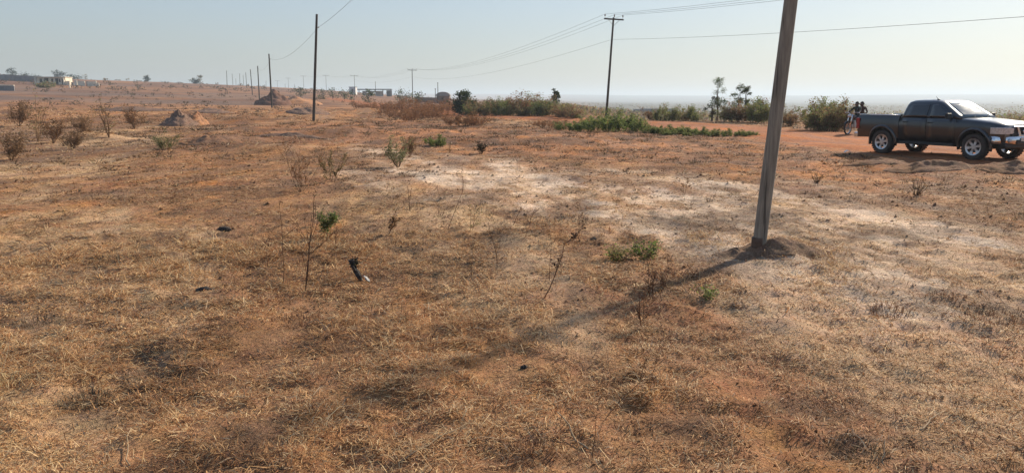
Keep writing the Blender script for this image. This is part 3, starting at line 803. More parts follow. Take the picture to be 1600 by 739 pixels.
place("dry_tuft", plant_meshes(174, 16, .45, .9, 0, 0, .05, 1, .02, BRDRY, .006), at(1432, 306), "dry brown grass tuft in front of the black pickup", "plant", None, 1.0, 2)
place("dry_tuft", plant_meshes(175, 16, .4, .9, 0, 0, .05, 1, .02, BRDRY, .006), at(1276, 285), "dry brown tuft right of the near leaning pole", "plant", None, .9, 2)
place("green_weed", plant_meshes(176, 14, .26, 1.4, 1, 3, .032, 3, .03, GREEN + [(.05, .06, .03)], .004), at(1008, 405), "low dark green weed patch between the twigs and the leaning pole", "plant", None, 1.0, 1)
place("green_weed", plant_meshes(177, 12, .22, 1.5, 1, 3, .03, 3, .03, OLIVE + GREEN[:1], .004), at(965, 408), "low dull olive weed beside the dark green weed patch", "plant", None, 1.0, 1)
place("green_weed", plant_meshes(178, 8, .14, 1.3, 1, 2, .028, 3, .02, PALEG + GREEN, .003), at(1106, 466), "tiny pale green weed between the leaning pole's shadow and the sand", "plant", None, 1.0, 1)

# --- thin tall weeds of the near field, each with its own stems
def weed(px, py, height, label, stems=1, lean=(0, 0), leafs=2, cols=None, leaf=.018, forks=3, seed=0, r0=.0045, levels=2, name="dry_weed", spread=.25, fork_len=.42, scatter=.012):
    parts = plant_meshes(seed, stems, height * 1.15, spread, levels, forks, leaf, leafs, scatter, cols or [(.16, .09, .05), (.11, .06, .038)], r0 * 1.05, 1.2, .14, fork_len=fork_len, stemc=[(.13, .065, .035), (.10, .05, .03), (.16, .09, .05)])
    t = place(name, parts, at(px, py) - Vector((0, 0, .005)), label, "plant")
    t.rotation_euler = (lean[1], lean[0], 0)
    return t
weed(441, 446, .75, "tall single-stemmed dry weed left of the taller branching one", 1, (-.12, 0), 1, None, .016, 2, 201)
weed(476, 458, .95, "tallest branching dry weed with bare reddish stem", 2, (-.02, .05), 1, None, .02, 4, 202, .005, spread=.35)
weed(510, 372, .36, "small weed with a round head of green leaves", 2, (0, 0), 7, PALEG + GREEN[:2], .034, 4, 203, .004, name="green_weed", scatter=.03)
weed(606, 368, .42, "short dry weed with a dark leafy crown", 1, (.1, 0), 4, BRDRY, .03, 4, 204, .005)
weed(698, 360, .60, "thin dry weed leaning by a dark soil patch", 1, (.05, 0), 1, None, .018, 3, 205)
weed(737, 362, .42, "bent dry weed with a forked olive top", 2, (.1, 0), 2, OLIVE, .02, 3, 206, spread=.5)
weed(778, 412, .60, "straight thin dry weed on brown grass", 1, (.02, 0), 1, None, .016, 2, 207)
weed(800, 352, .45, "wispy dry weed beside the straw-coloured patch", 1, (.2, 0), 1, None, .016, 3, 208)
weed(849, 467, .58, "dark dry weed leaning right with a clump of curled leaves on top", 1, (.45, 0), 3, [(.07, .042, .028), (.11, .06, .04)], .028, 3, 209, .006)
weed(925, 720, .36, "thin reddish weed rising from a forked root stub", 1, (.03, 0), 1, None, .012, 2, 210, .0028)
weed(946, 650, .42, "curved reddish weed with twiggy top leaning right", 1, (.42, 0), 2, None, .014, 4, 211, .0032)
weed(1005, 512, .42, "dry forked weed standing among dark twigs", 2, (.12, 0), 2, None, .018, 4, 212, .004, spread=.6)
weed(1018, 470, .34, "low dry twiggy weed behind the forked one", 4, (.0, 0), 2, None, .016, 4, 213, .003, spread=.9)
weed(905, 375, .35, "short dry weed on the sand edge", 2, (.0, 0), 2, None, .016, 3, 214, .003, spread=.6)
weed(640, 330, .5, "pale dry weed on the straw patch", 2, (.0, 0), 1, None, .016, 3, 215, .004)
weed(1070, 305, .35, "small dark stalk on the pale sand", 2, (.0, 0), 3, BRDRY, .03, 2, 216, .004)
weed(470, 300, .85, "spreading brown weed behind the tall branching ones", 6, (.0, 0), 2, REDDRY, .028, 4, 217, .005, spread=.9)
weed(520, 285, .6, "bushy brown weed with an olive foot", 6, (.0, 0), 3, BRDRY + OLIVE, .03, 4, 218, .005, spread=.9)

def grass_tuft(px, py, h, r, n_, cols, label, seed):
    rng = np.random.RandomState(seed); b = MB(); c = at(px, py)
    for _ in range(n_):
        a = rng.uniform(0, 6.283); rr_ = r * math.sqrt(rng.rand()); az = a + rng.normal(0, .8); L = h * rng.uniform(.5, 1.3); o_ = L * rng.uniform(.3, 1.1)
        x, y = math.cos(a) * rr_, math.sin(a) * rr_ * .8; z = H1(c.x + x, c.y + y) - c.z - .01; w = rng.uniform(.0018, .0035) * (1 if c.y < 7 else 1.6)
        d_ = Vector((math.cos(az), math.sin(az), 0)); s_ = Vector((-d_.y, d_.x, rng.uniform(-.5, .5))) * w; p0 = Vector((x, y, z)); p1 = p0 + d_ * o_ * .45 + Vector((0, 0, L * .55)); p2 = p0 + d_ * o_ + Vector((0, 0, L * rng.uniform(.25, .9)))
        b.add([p0 - s_, p0 + s_, p1 + s_ * .8, p1 - s_ * .8, p2], [(0, 1, 2, 3), (3, 2, 4)], rcol(rng, cols))
    t = empty("grass_tuft", c); tag(t, label, "grass tuft"); o = b.build("blades", M_STRAW, t, fix=False); o["kind"] = "stuff"
DKT = [(.15, .105, .062), (.21, .145, .08), (.11, .078, .05), (.28, .20, .11)]; PLT = [(.62, .47, .24), (.5, .36, .18), (.7, .55, .3)]; BRT = [(.26, .13, .065), (.2, .10, .055), (.34, .18, .09)]
for i_, (px, py, h, r, n_, cols, lab) in enumerate([
        (150, 410, .09, .22, 150, DKT, "grey-green grass tuft left of the round dung heap"), (140, 632, .10, .14, 170, DKT, "round dark grass tuft in the near brown grass"),
        (470, 505, .10, .20, 170, BRT, "dark reddish grass tuft at the foot of the tallest dry weed"), (430, 470, .10, .2, 130, BRT, "reddish grass tuft left of the tallest weed's foot"),
        (1390, 492, .10, .14, 120, BRT, "rusty grass tuft on the sandy crust right of the leaning pole"), (1560, 505, .10, .26, 150, BRT, "wide rusty grass tuft on dark crusty soil"),
        (1275, 640, .06, .16, 130, BRT, "low brown grass tuft in the near field below the leaning pole"), (1345, 712, .07, .12, 130, DKT, "dark grass tuft near the curled pale straw"),
        (825, 712, .09, .12, 140, BRT, "dark red-brown grass tuft near the forked root stub"), (16, 600, .12, .10, 60, PLT, "pale yellow straw tuft at the field's edge"),
        (1475, 462, .09, .16, 110, BRT, "small rusty tuft behind the wide rusty one"), (1050, 432, .10, .22, 130, BRT, "rust-brown grass tuft right of the dark green weed patch"),
        (1250, 480, .05, .12, 80, BRT, "tiny rusty tuft in front of the leaning pole's soil heap"), (870, 345, .10, .5, 150, DKT, "broad dull grass tuft on the pale sand's edge"),
        (240, 600, .08, .2, 130, DKT, "grey grass tuft beside the round dark one"), (60, 505, .09, .2, 120, DKT, "dull grey grass tuft among pale straw")]):
    grass_tuft(px, py, h * .72, r * 1.1, n_, cols, lab, 500 + i_)
weed(604, 300, .42, "single upright dry stalk on the pale sand's near edge", 1, (.0, 0), 2, None, .02, 2, 231, .004)
weed(686, 342, .55, "long thin stalk behind the leaning thin weed", 1, (.12, 0), 1, None, .016, 3, 232, .003)
weed(820, 372, .5, "slanting wispy stalk before the dark soil strip", 1, (.25, 0), 1, None, .014, 3, 233, .003)
weed(858, 440, .4, "short upright twig beside the dark leaning weed", 1, (-.05, 0), 1, None, .016, 3, 234, .003)
weed(735, 440, .5, "faint upright reddish stalk in mid brown grass", 1, (.03, 0), 1, None, .014, 2, 235, .003)
weed(1028, 455, .38, "thin forked twig among the rust-brown tuft", 2, (.15, 0), 2, None, .016, 3, 236, .003, spread=.5)
weed(418, 420, .6, "faint thin stalk left of the tall single-stemmed weed", 1, (-.08, 0), 1, None, .014, 3, 237, .003)
weed(495, 440, .5, "short side-branched stalk right of the tallest weed", 1, (.2, 0), 2, None, .016, 4, 238, .003)
weed(876, 690, .26, "thin upright twig left of the thin reddish weed", 1, (-.04, 0), 1, None, .012, 3, 239, .0022)

# broken stub with a dark and white scrap
t = empty("charred_stump", at(566, 440)); tag(t, "charred black leaning stump with a ragged head", "stump")
b = MB(); rr = random.Random(5); rings = []
for i in range(9):
    u = i / 8; c = Vector((-.11 * u, .05 * u, -.03 + .23 * u)); r = .010 + .014 * math.sin(u * 2.6) + .006 * u
    rings.append([c + Vector((math.cos(6.2832 * j / 9), math.sin(6.2832 * j / 9), 0)) * r * rr.uniform(.45, 1.5) for j in range(9)])
b.loft(rings); b.build("trunk", mat_plain("charred_wood", (.035, .028, .024), .9, var=.5, scale=40, bump=.8), t, False)
parts = plant_meshes(219, 9, .12, .7, 0, 0, .03, 4, .018, [(.025, .03, .018), (.05, .045, .03)], .003)
for nm, me_ in parts: link({"stems": "twigs", "leaves": "withered_leaves"}[nm], me_, t, Vector((-.085, .05, .15)))
b = MB(); rr = random.Random(8)
G = [[Vector((.03 + .014 * i + rr.uniform(-.006, .006), -.03 + .02 * j - .006 * i, .05 - .012 * i + .02 * rr.random())) for j in range(4)] for i in range(5)]
V = [p for row in G for p in row]; F = [(i * 4 + j, i * 4 + j + 1, i * 4 + 5 + j, i * 4 + 4 + j) for i in range(4) for j in range(3)]
b.add(V, F); o = b.build("plastic_scrap", mat_plain("torn_white_plastic", (.16, .16, .17), .6, var=.6, scale=40), None, True, at(566, 440) + Vector((-.01, -.01, .0)))
sm = o.modifiers.new("thick", 'SOLIDIFY'); sm.thickness = .003
tag(o, "torn white plastic scrap at the foot of the charred stump", "litter")

# dung lumps, litter, fallen stalks
M_DUNG = mat_plain("dry_dung", (.040, .030, .024), .95, var=.5, scale=25, bump=.9)
def lump(name, px, py, sx, sy, sz, label, cat, m, seed):
    b = MB(); rr = np.random.RandomState(seed); rings = []
    for i in range(7):
        u = i / 6; rad = math.cos(u * math.pi / 2 * .96) ** .6
        rings.append([Vector((math.cos(6.2832 * j / 14) * sx * rad, math.sin(6.2832 * j / 14) * sy * rad, -.02 + (sz + .02) * u)) * 1.0 + Vector(rr.normal(0, min(sx, sz) * .13, 3)) for j in range(14)])
    b.loft(rings); o = b.build(name, m, None, True, at(px, py)); tag(o, label, cat); return o
lump("dung_heap", 350, 362, .11, .07, .05, "round dark dung heap alone in the brown grass", "dung", M_DUNG, 1)
lump("dung_heap", 320, 454, .105, .05, .035, "flat ragged dark dung heap next to a small dark lump", "dung", M_DUNG, 2)
lump("dung_lump", 344, 437, .025, .022, .028, "small round dark lump beside the flat ragged dung heap", "dung", M_DUNG, 3)
lump("soil_clod", 819, 576, .030, .022, .018, "small dark reddish clod in the near brown grass", "clod", M_DUNG, 4)
lump("soil_clod", 928, 376, .06, .04, .035, "dark clod near the short dry weed", "clod", M_DUNG, 5)
b = MB(); rr = random.Random(3)
b.add([(-.13, -.04, .02), (-.05, -.06, .07), (.05, -.03, .05), (.14, -.05, .02), (-.12, .06, .03), (-.03, .07, .09), (.06, .05, .06), (.13, .04, .03)], [(0, 1, 5, 4), (1, 2, 6, 5), (2, 3, 7, 6)])
o = b.build("paper_litter", mat_plain("white_paper", (.75, .74, .72), .6, var=.1), None, True, at(1325, 241) + Vector((0, 0, .03))); sm = o.modifiers.new("thick", 'SOLIDIFY'); sm.thickness = .004
tag(o, "crumpled white paper litter on the red soil behind the pickup", "litter")
def stalk(px, py, L, az, label, r=.004, seed=0, h=.03):
    rr = random.Random(seed); b = MB(); p = at(px, py); P = []
    for i in range(7):
        u = (i / 6 - .5) * L; x, y = p.x + math.cos(az) * u + rr.uniform(-.012, .012), p.y + math.sin(az) * u + rr.uniform(-.012, .012)
        P.append(Vector((x, y, H1(x, y) + .012 + h * rr.random() * (i / 6))))
    b.tube(P, [r * (1 - .5 * i / 6) for i in range(7)], 5, (.42, .30, .18)); o = b.build("fallen_stalk", M_TWIG, None, True); tag(o, label, "stalk")
stalk(690, 690, .55, .9, "long pale fallen stalk lying in the near grass", .004, 1)
stalk(200, 705, .4, 2.0, "pale fallen stalk across the dark ash patch", .0035, 2)
stalk(895, 690, .25, 2.2, "pale forked root stub stalk near the thin reddish weed", .006, 3, .1)
stalk(1455, 660, .35, .8, "short pale stalk on the bare track", .005, 4)
stalk(505, 503, .25, .4, "short pale stick beside the dark tuft", .004, 5)
stalk(1378, 725, .12, 1.2, "curled pale straw beside a dark grass tuft in the near field", .004, 6, .08)

# ------------------------------------------------------------------ dirt piles
def pile(px, Yd, sx, sy, h, label, cols, seed, rz=0.0, name="dirt_pile"):
    c = on(px, Yd); n_, m_ = 22, 40; V = []; C = []
    rs = np.random.RandomState(seed)
    for i in range(n_ + 1):
        for j in range(m_):
            r = i / n_; a = 6.2832 * j / m_
            x = r * math.cos(a) * sx; y = r * math.sin(a) * sy
            V.append((x, y, 0))
    V = np.array(V); rr_ = np.hypot(V[:, 0] / sx, V[:, 1] / sy)
    c_, s_ = math.cos(rz), math.sin(rz)
    wx = c.x + V[:, 0] * c_ - V[:, 1] * s_; wy = c.y + V[:, 0] * s_ + V[:, 1] * c_
    lump_ = fbm(wx / (sx * .45), wy / (sx * .45), seed, 4)
    z = h * np.clip(1.06 - rr_, 0, 1) ** .9 * (.40 + 1.2 * lump_) + h * .22 * (fbm(wx / (.12 * sx), wy / (.12 * sx), seed + 5, 2) - .5) - .14 * h * (rr_ > .93)
    P = np.stack([wx - c.x, wy - c.y, H(wx, wy) - c.z + z - .03], 1)
    q = []
    for i in range(n_):
        for j in range(m_): q.append((i * m_ + j, i * m_ + (j + 1) % m_, (i + 1) * m_ + (j + 1) % m_, (i + 1) * m_ + j))
    k_ = fbm(wx / (.3 * sx), wy / (.3 * sx), seed + 9, 3)[:, None]
    col = np.array(cols[0])[None] * (1 - k_) + np.array(cols[1])[None] * k_
    o = link(name, np_mesh(name, P, np.array(q), col, M_GROUND, True), None, c); return tag(o, label, "dirt pile")
EARTH = ((.24, .13, .075), (.34, .18, .10)); REDE = ((.36, .17, .08), (.46, .24, .13)); GREYE = ((.19, .115, .085), (.27, .17, .115))
pile(281, 51, 1.3, 1.4, .80, "pointed grey-brown dirt mound behind the straw patch", GREYE, 81)
pile(303, 52.5, 1.0, 1.2, .75, "low orange dirt heap against the pointed grey-brown mound", REDE, 82)
pile(427, 150, 3.6, 4.0, 2.3, "big conical dirt heap among the bare poles", ((.14, .075, .055), (.20, .11, .075)), 83)
pile(455, 156, 6.5, 5, 1.6, "long orange dirt ridge right of the big conical heap", REDE, 84)
pile(482, 76, 2.3, 2.0, .55, "low dark dirt pile at the foot of the leaning bare pole", GREYE, 85)
pile(365, 30.0, 2.0, 1.2, .25, "low red soil swell below the pointed mound", EARTH, 86)
pile(330, 28.5, 1.2, .8, .25, "small dark soil hump beside the green shrub", EARTH, 87)
pile(455, 34, 2.0, .5, .28, "long low bank with its shadowed edge toned dark on the pale ground", GREYE, 88, -.15)  # dark tone carries the shade along the bank's edge
pile(640, 47, 1.3, .9, .22, "flat dark soil hump before the red brush", EARTH, 89)
pile(1375, 19.6, 1.0, .55, .20, "lumpy dark soil hump in the pickup's shadow", EARTH, 90)
pile(1455, 18.2, 1.2, .6, .20, "lumpy red soil hump in front of the pickup's middle", EARTH, 91)
pile(1590, 17.6, 1.0, .6, .24, "soil hump in front of the pickup's front wheels", EARTH, 92)
pile(1262, 27, .9, .5, .16, "small red soil hump at the road edge by the leaning pole", REDE, 93)
pile(1222, 8.25, .62, .34, .13, "dark disturbed soil, shade mixed into its tone, heaped at the foot of the near leaning pole", ((.20, .12, .075), (.30, .18, .11)), 97)  # tone covers both the turned soil and the mound's shaded face
pile(1150, 8.15, .4, .26, .07, "small spill of dark soil left of the near leaning pole", ((.20, .12, .075), (.28, .17, .105)), 98)
pile(20, 75, 3.0, 2, .45, "brown soil hump at the foot of the far hillside", EARTH, 94)
pile(330, 95, 3.0, 2, .5, "grey soil hump between the bare poles and the hillside", GREYE, 95)
pile(215, 100, 6.0, 2, .5, "long dark soil bank below the pale houses", GREYE, 96)

# ------------------------------------------------------------------ trees
def tree(px, Yd, h, w, label, cols, seed, leaf=.35, name="tree", trunk_frac=.3, n_cl=26, per=26, group=None, trunk_r=None):
    base = on(px, Yd); rng = np.random.RandomState(seed)
    t = empty(name, base - Vector((0, 0, .1))); tag(t, label, "tree", group)
    b = MB(); tr = trunk_r or h * .03
    top = Vector((rng.uniform(-.04, .04) * h, 0, h * .75))
    pts = [Vector((0, 0, -.2)), Vector((.01 * h, 0, h * trunk_frac)), top * .8, top]
    b.tube(pts, [tr * 1.3, tr, tr * .6, tr * .25], 7, rcol(rng, STEMC))
    cl = []
    for i in range(n_cl):
        a = rng.uniform(0, 6.283); u = rng.uniform(0, 1) ** .6; zz = rng.uniform(trunk_frac, 1.0)
        prof = math.sin(math.pi * min(1, max(.05, (zz - trunk_frac * .75) / (1.06 - trunk_frac * .75)))) ** .6
        c = Vector((math.cos(a) * u * w / 2 * prof, math.sin(a) * u * w / 2 * prof, zz * h)); cl.append(c)
        if i % 2 == 0:
            s = pts[1].lerp(top, rng.uniform(0, .8)); b.tube([s, s.lerp(c, .55) + Vector((0, 0, .03 * h)), c], [tr * .4, tr * .25, tr * .1], 4, rcol(rng, STEMC), caps=False)
    b.build("trunk", M_TWIG, t, False, fix=False)
    l_ = MB()
    for c in cl: leaf_quads(l_, rng, [c], per, leaf, [tuple(v * rng.uniform(.75, 1.25) for v in q) for q in cols], w * .085, .5, .6)
    l_.build("crown", M_LEAF, t, fix=False)
    return t
tree(20, 560, 7.5, 7, "dark round tree on the skyline beyond the long grey block wall", DEEP, 301, .7)
tree(40, 560, 4.0, 13, "low spreading dark tree next to the round skyline tree", DEEP, 302, .7, trunk_frac=.12)
tree(58, 575, 3.0, 8, "low dark tree on the skyline between the round tree and the pale house", DEEP, 303, .7, trunk_frac=.12)
tree(91, 540, 6.0, 7.5, "greyish green tree on the skyline above the pale house", [(.05, .06, .035), (.06, .07, .04)], 304, .7, trunk_frac=.2)
tree(115, 545, 3.2, 12, "long low thicket tree on the skyline right of the greyish tree", DEEP, 305, .7, trunk_frac=.1)
tree(134, 545, 4.2, 4, "thin bare-looking tree on the skyline above the broken walls", OLIVE, 306, .5, n_cl=14, per=10)
tree(229, 520, 4.2, 4.6, "small dark ball-shaped tree alone on the skyline", DEEP, 307, .6, trunk_frac=.15)
tree(305, 470, 3.0, 6, "low dark tree at the foot of the airy skyline tree", DEEP, 308, .6, trunk_frac=.1)
tree(313, 470, 4.8, 4.8, "airy tree on the skyline left of the bare poles", OLIVE + DEEP, 309, .5, n_cl=20, per=14)
tree(200, 530, 2.0, 3, "tiny shrub-like tree on the skyline", OLIVE, 310, .5, n_cl=8, per=8)
tree(76, 270, 1.6, 5, "olive tree in front of the pale house", OLIVE, 311, .5, trunk_frac=.1)
tree(68, 255, 1.2, 5, "low olive thicket tree before the pale house's end", OLIVE, 312, .5, trunk_frac=.1)
for k2, (px, Yd, h, w) in enumerate([(470, 240, 3, 4), (505, 230, 2.8, 4), (520, 240, 3, 5), (538, 245, 3, 5), (548, 235, 2.6, 4), (575, 190, 3.2, 3.4), (625, 215, 3.5, 5), (635, 205, 3.6, 6), (652, 210, 3.2, 5)]):
    tree(px, Yd, h, w, "small dark green tree in the row before the flat canopy", DEEP + GREEN[2:3], 320 + k2, .35, trunk_frac=.12, n_cl=16, per=18, group="small trees before the flat canopy")
tree(726, 86, 2.5, 2.6, "dark green bushy tree at the left end of the olive hedge", DEEP, 341, .22, trunk_frac=.05, n_cl=70, per=50)
tree(868, 92, 3.0, 1.0, "slender dark young tree rising above the olive hedge", DEEP, 342, .18, trunk_frac=.45, n_cl=34, per=44)
tree(826, 84, 2.6, 2.2, "wispy pale tree in the middle of the olive hedge", GREEN + PALEG, 343, .11, trunk_frac=.3, n_cl=20, per=34)
tree(1120, 62, 3.3, 1.7, "wispy sapling with grey-green tufts left of the leaning pole", [(.09, .12, .06), (.12, .15, .08)], 344, .10, trunk_frac=.35, n_cl=15, per=85, trunk_r=.05)
tree(1112, 61, 2.0, 1.2, "short dark-stemmed sapling at the foot of the wispy one", [(.07, .085, .045), (.05, .06, .03)], 345, .10, trunk_frac=.25, n_cl=10, per=85, trunk_r=.07)
tree(1152, 62, 3.0, 1.2, "grey-green sapling second from the leaning pole", [(.09, .12, .06), (.11, .13, .07)], 346, .10, trunk_frac=.4, n_cl=14, per=85, trunk_r=.05)
tree(1164, 61, 2.8, 1.0, "narrow sapling nearest the leaning pole", [(.08, .11, .05), (.11, .13, .07)], 347, .10, trunk_frac=.4, n_cl=12, per=85, trunk_r=.05)
tree(1186, 120, 4.0, 4.0, "dark round tree beyond the bushes behind the leaning pole", DEEP, 348, .3, trunk_frac=.15)
tree(1560, 80, 1.5, 7, "grey-green bushy tree beyond the pickup's bonnet", OLIVE + GREEN, 349, .15, trunk_frac=.05, n_cl=50, per=40)
tree(1590, 72, 1.3, 6, "broad olive tree beyond the pickup's front", OLIVE, 350, .15, trunk_frac=.05, n_cl=50, per=40)
tree(1530, 95, 1.7, 5, "hazy bushy tree past the pickup's windscreen", OLIVE, 351, .15, trunk_frac=.05, n_cl=50, per=40)
tree(1380, 75, 1.2, 5, "grey-green thicket tree beyond the pickup's load bed", OLIVE + GREEN[:1], 352, .14, trunk_frac=.05, n_cl=50, per=40)

# --- far scrub, a mass nobody could count
def scrub(name, seed, n_, xr, cols, label, size):
    rng = np.random.RandomState(seed); V = []; F = []; C = []; base = 0
    u = rng.uniform(*xr, n_); d = 10 ** rng.uniform(math.log10(95), math.log10(1500), n_)
    x = u * d; y = d
    kp = (rng.rand(n_) < np.clip((fbm(x / 25, y / 40, seed, 3) - .34) * 4, 0.06, 1)) & (road_dist(x, y) > 6)
    x, y = x[kp], y[kp]; z = H(x, y); n_ = len(x)
    s = size * rng.uniform(.4, 1.2, n_) * np.clip(d[kp] / 160, .6, 2.2)
    m_ = 16
    for k_ in range(m_):
        c = np.stack([x + rng.normal(0, .45, n_) * s, y + rng.normal(0, .45, n_) * s, z + rng.uniform(.0, .75, n_) * s], 1)
        a = rng.normal(0, 1, (n_, 3)); a /= np.linalg.norm(a, axis=1)[:, None]; b_ = np.cross(a, rng.normal(0, 1, (n_, 3))); b_ /= np.linalg.norm(b_, axis=1)[:, None]
        w = (s * .26)[:, None]
        V.append(np.concatenate([c - a * w, c + b_ * w, c + a * w])); j = np.arange(n_) + base
        F.append(np.stack([j, j + n_, j + 2 * n_], 1)); base += 3 * n_
        cc = np.array(cols)[rng.randint(len(cols), size=n_)] * rng.uniform(.7, 1.3, (n_, 1)); C.append(np.tile(cc, (3, 1)))
    return tag(link(name, np_mesh(name, np.concatenate(V), np.concatenate(F), np.concatenate(C), M_LEAF)), label, "scrub", kind="stuff")
scrub("plain_scrub", 401, 5000, (.02, .95), OLIVE + BRDRY + [(.16, .12, .08)], "brown and olive scrub covering the low plain beyond the road", 1.15)
scrub("hillside_scrub", 402, 1700, (-.95, .02), [(.17, .11, .07), (.20, .12, .075), (.14, .10, .065), (.13, .12, .07)], "brown dry scrub covering the far hillside", .75)
# ------------------------------------------------------------------ far buildings
M_PALE = mat_plain("weathered_cream_render", (.74, .66, .52), .9, var=.25, scale=.6)
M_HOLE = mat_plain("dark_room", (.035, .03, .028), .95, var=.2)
M_CONC = mat_plain("grey_concrete_block", (.24, .225, .215), .95, var=.25, scale=.8, bump=.2)
M_ROOFD = mat_plain("dark_sheet_roof", (.07, .075, .085), .7, var=.3, scale=.5)
M_ROOFL = mat_plain("whitewashed_wall", (.62, .62, .62), .9, var=.15, scale=.5)
M_MUD = mat_plain("brown_block_wall", (.20, .125, .095), .95, var=.3, scale=.7, bump=.2)

def wall_with_openings(b, L, h, th, openings, x0=0.0, y0=0.0):
    """piers, lintels and sills round rectangular openings (x, width, z0, z1), so that the openings are real"""
    x = 0.0
    for (ox, ow, a, c) in openings + [(L, 0, 0, 0)]:
        if ox - x > .01: b.box((x0 + (x + ox) / 2, y0, h / 2), (ox - x, th, h))
        if ow:
            if a > .01: b.box((x0 + ox + ow / 2, y0, a / 2), (ow, th - .01, a))
            if h - c > .01: b.box((x0 + ox + ow / 2, y0, (h + c) / 2), (ow, th - .01, h - c))
        x = ox + ow

def house():
    c = on(86, 300); t = empty("house", c - Vector((0, 0, .15)), .06); tag(t, "long pale cream house shell with dark openings on the hillside", "house")
    L, D, h = 10.4, 5.0, 2.7
    ops = [(1.0, .9, .8, 2.2), (2.7, 1.6, 0, 2.4), (5.2, .8, .9, 2.1), (6.7, 1.1, 0, 2.3), (8.0, .6, .9, 2.1), (9.0, .9, 0, 2.2)]
    b = MB(); wall_with_openings(b, L, h, .25, ops, -L / 2, -D / 2); b.build("wall", M_PALE, t)
    b = MB(); b.box((0, D / 2, h / 2), (L, .25, h)); b.build("wall", M_PALE, t)
    for s in (-1, 1):
        b = MB(); b.box((s * (L / 2 - .125), 0, h / 2), (.25, D - .26, h)); b.build("wall", M_PALE, t)
    b = MB(); b.box((0, -.3, h + .1), (L + .5, D + 1.0, .2)); b.build("roof_slab", M_PALE, t)
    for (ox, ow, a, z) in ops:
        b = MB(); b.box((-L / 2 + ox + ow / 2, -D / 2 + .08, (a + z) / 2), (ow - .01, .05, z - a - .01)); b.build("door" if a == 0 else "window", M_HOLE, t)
    b = MB(); b.box((-L / 2 - .1, -D / 2 - .9, h / 2), (.4, .4, h)); b.build("pillar", M_PALE, t)
    b = MB(); b.box((L / 2 - .3, -D / 2 - .9, h / 2), (.35, .35, h)); b.build("pillar", M_PALE, t)
house()
def ruin():
    c = on(129, 298); t = empty("unfinished_house", c - Vector((0, 0, .15)), .05); tag(t, "low unfinished pale walls with gaps right of the cream house", "house")
    for (x, L, h) in [(-5.4, 2.0, 1.9), (-2.4, 1.0, 2.2), (-.4, 2.6, 1.9), (3.4, 3.0, 1.7), (5.6, 1.0, 1.2)]:
        b = MB(); b.box((x, 0, h / 2), (L, .25, h)); b.build("wall", M_PALE, t)
    for (x, L, h) in [(-4.0, .9, 1.5), (1.6, 1.2, 1.8)]:
        b = MB(); b.box((x, .9, h / 2), (L, .25, h)); b.build("back_wall", M_CONC, t)
    for (x, h) in [(-6.4, 2.3), (5.1, 2.0)]:
        b = MB(); b.box((x, -.3, h / 2), (.3, .3, h)); b.build("pillar", M_PALE, t)
ruin()
def long_wall(px0, px1, Yd, h, label, m, cap=None):
    a, c = on(px0, Yd), on(px1, Yd); n_ = 6
    t = empty("boundary_wall", a); tag(t, label, "wall")
    for i in range(n_):
        p, q = a.lerp(c, i / n_), a.lerp(c, (i + 1) / n_); d = q - p; z = (H1(p.x, p.y) + H1(q.x, q.y)) / 2 - a.z
        b = MB(); b.box(tuple((p + q) / 2 - a + Vector((0, 0, 0)))[:2] + (z + h / 2 - .2,), (d.xy.length - .02, .25, h), (0, 0, math.atan2(d.y, d.x))); b.build("wall_panel", m, t)
        if cap:
            b = MB(); b.box(tuple((p + q) / 2 - a)[:2] + (z + h - .08,), (d.xy.length - .02, .4, .22), (0, 0, math.atan2(d.y, d.x))); b.build("coping", cap, t)
long_wall(-30, 62, 330, 2.6, "long grey block wall left of the cream house", M_CONC)
long_wall(-20, 23, 210, 1.5, "low grey wall with a pale coping below the long grey wall", M_CONC, M_PALE)
b = MB(); b.box((0, 0, 1.0), (.35, .35, 2.2)); b.box((0, 0, 2.14), (.45, .45, .10)); o = b.build("concrete_post", M_PALE, None, False, on(109, 270)); tag(o, "short white post in front of the cream house", "post")

def canopy():
    c = on(586, 400); t = empty("canopy", c - Vector((0, 0, .2)), .1); tag(t, "long flat dark roofed open canopy on posts", "canopy")
    L = 17.0
    b = MB(); b.box((0, 0, 3.45), (L, 7, .45)); b.build("roof", M_ROOFD, t)
    for i in range(5):
        for s in (-1, 1):
            b = MB(); b.box((-L / 2 + .6 + i * (L - 1.2) / 4, s * 3.1, 1.6), (.2, .2, 3.2)); b.build("post", M_CONC, t)
    b = MB(); wall_with_openings(b, L * .62, 2.7, .2, [(2, 1.2, .9, 2.1), (5.5, 1.2, 0, 2.2)], -L / 2 + 2, 2.6); b.build("wall", M_ROOFL, t)
    b = MB(); b.box((L / 2 - 1.4, .5, 1.5), (2.6, 3, 3.0)); b.build("kiosk", M_ROOFD, t)
canopy()
def block_house(px, Yd, L, D, h, label, m, roof, yaw=0.0, ops=()):
    c = on(px, Yd); t = empty("building", c - Vector((0, 0, .25)), yaw); tag(t, label, "building")
    b = MB(); wall_with_openings(b, L, h, .25, list(ops), -L / 2, -D / 2); b.build("wall", m, t)
    b = MB(); b.box((0, D / 2, h / 2), (L, .25, h)); b.build("wall", m, t)
    for s in (-1, 1):
        b = MB(); b.box((s * (L / 2 - .125), 0, h / 2), (.25, D - .26, h)); b.build("wall", m, t)
    b = MB(); b.box((0, 0, h + .09), (L + .5, D + .5, .18)); b.build("roof", roof, t)
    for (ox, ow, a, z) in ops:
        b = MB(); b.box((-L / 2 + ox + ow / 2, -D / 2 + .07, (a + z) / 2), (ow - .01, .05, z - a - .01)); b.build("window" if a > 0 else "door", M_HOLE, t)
    return t
block_house(552, 405, 3.2, 4, 3.9, "narrow pale tower-like building at the left end of the canopy", M_ROOFL, M_CONC, 0, [(1.2, 1.0, 1.8, 3.0)])
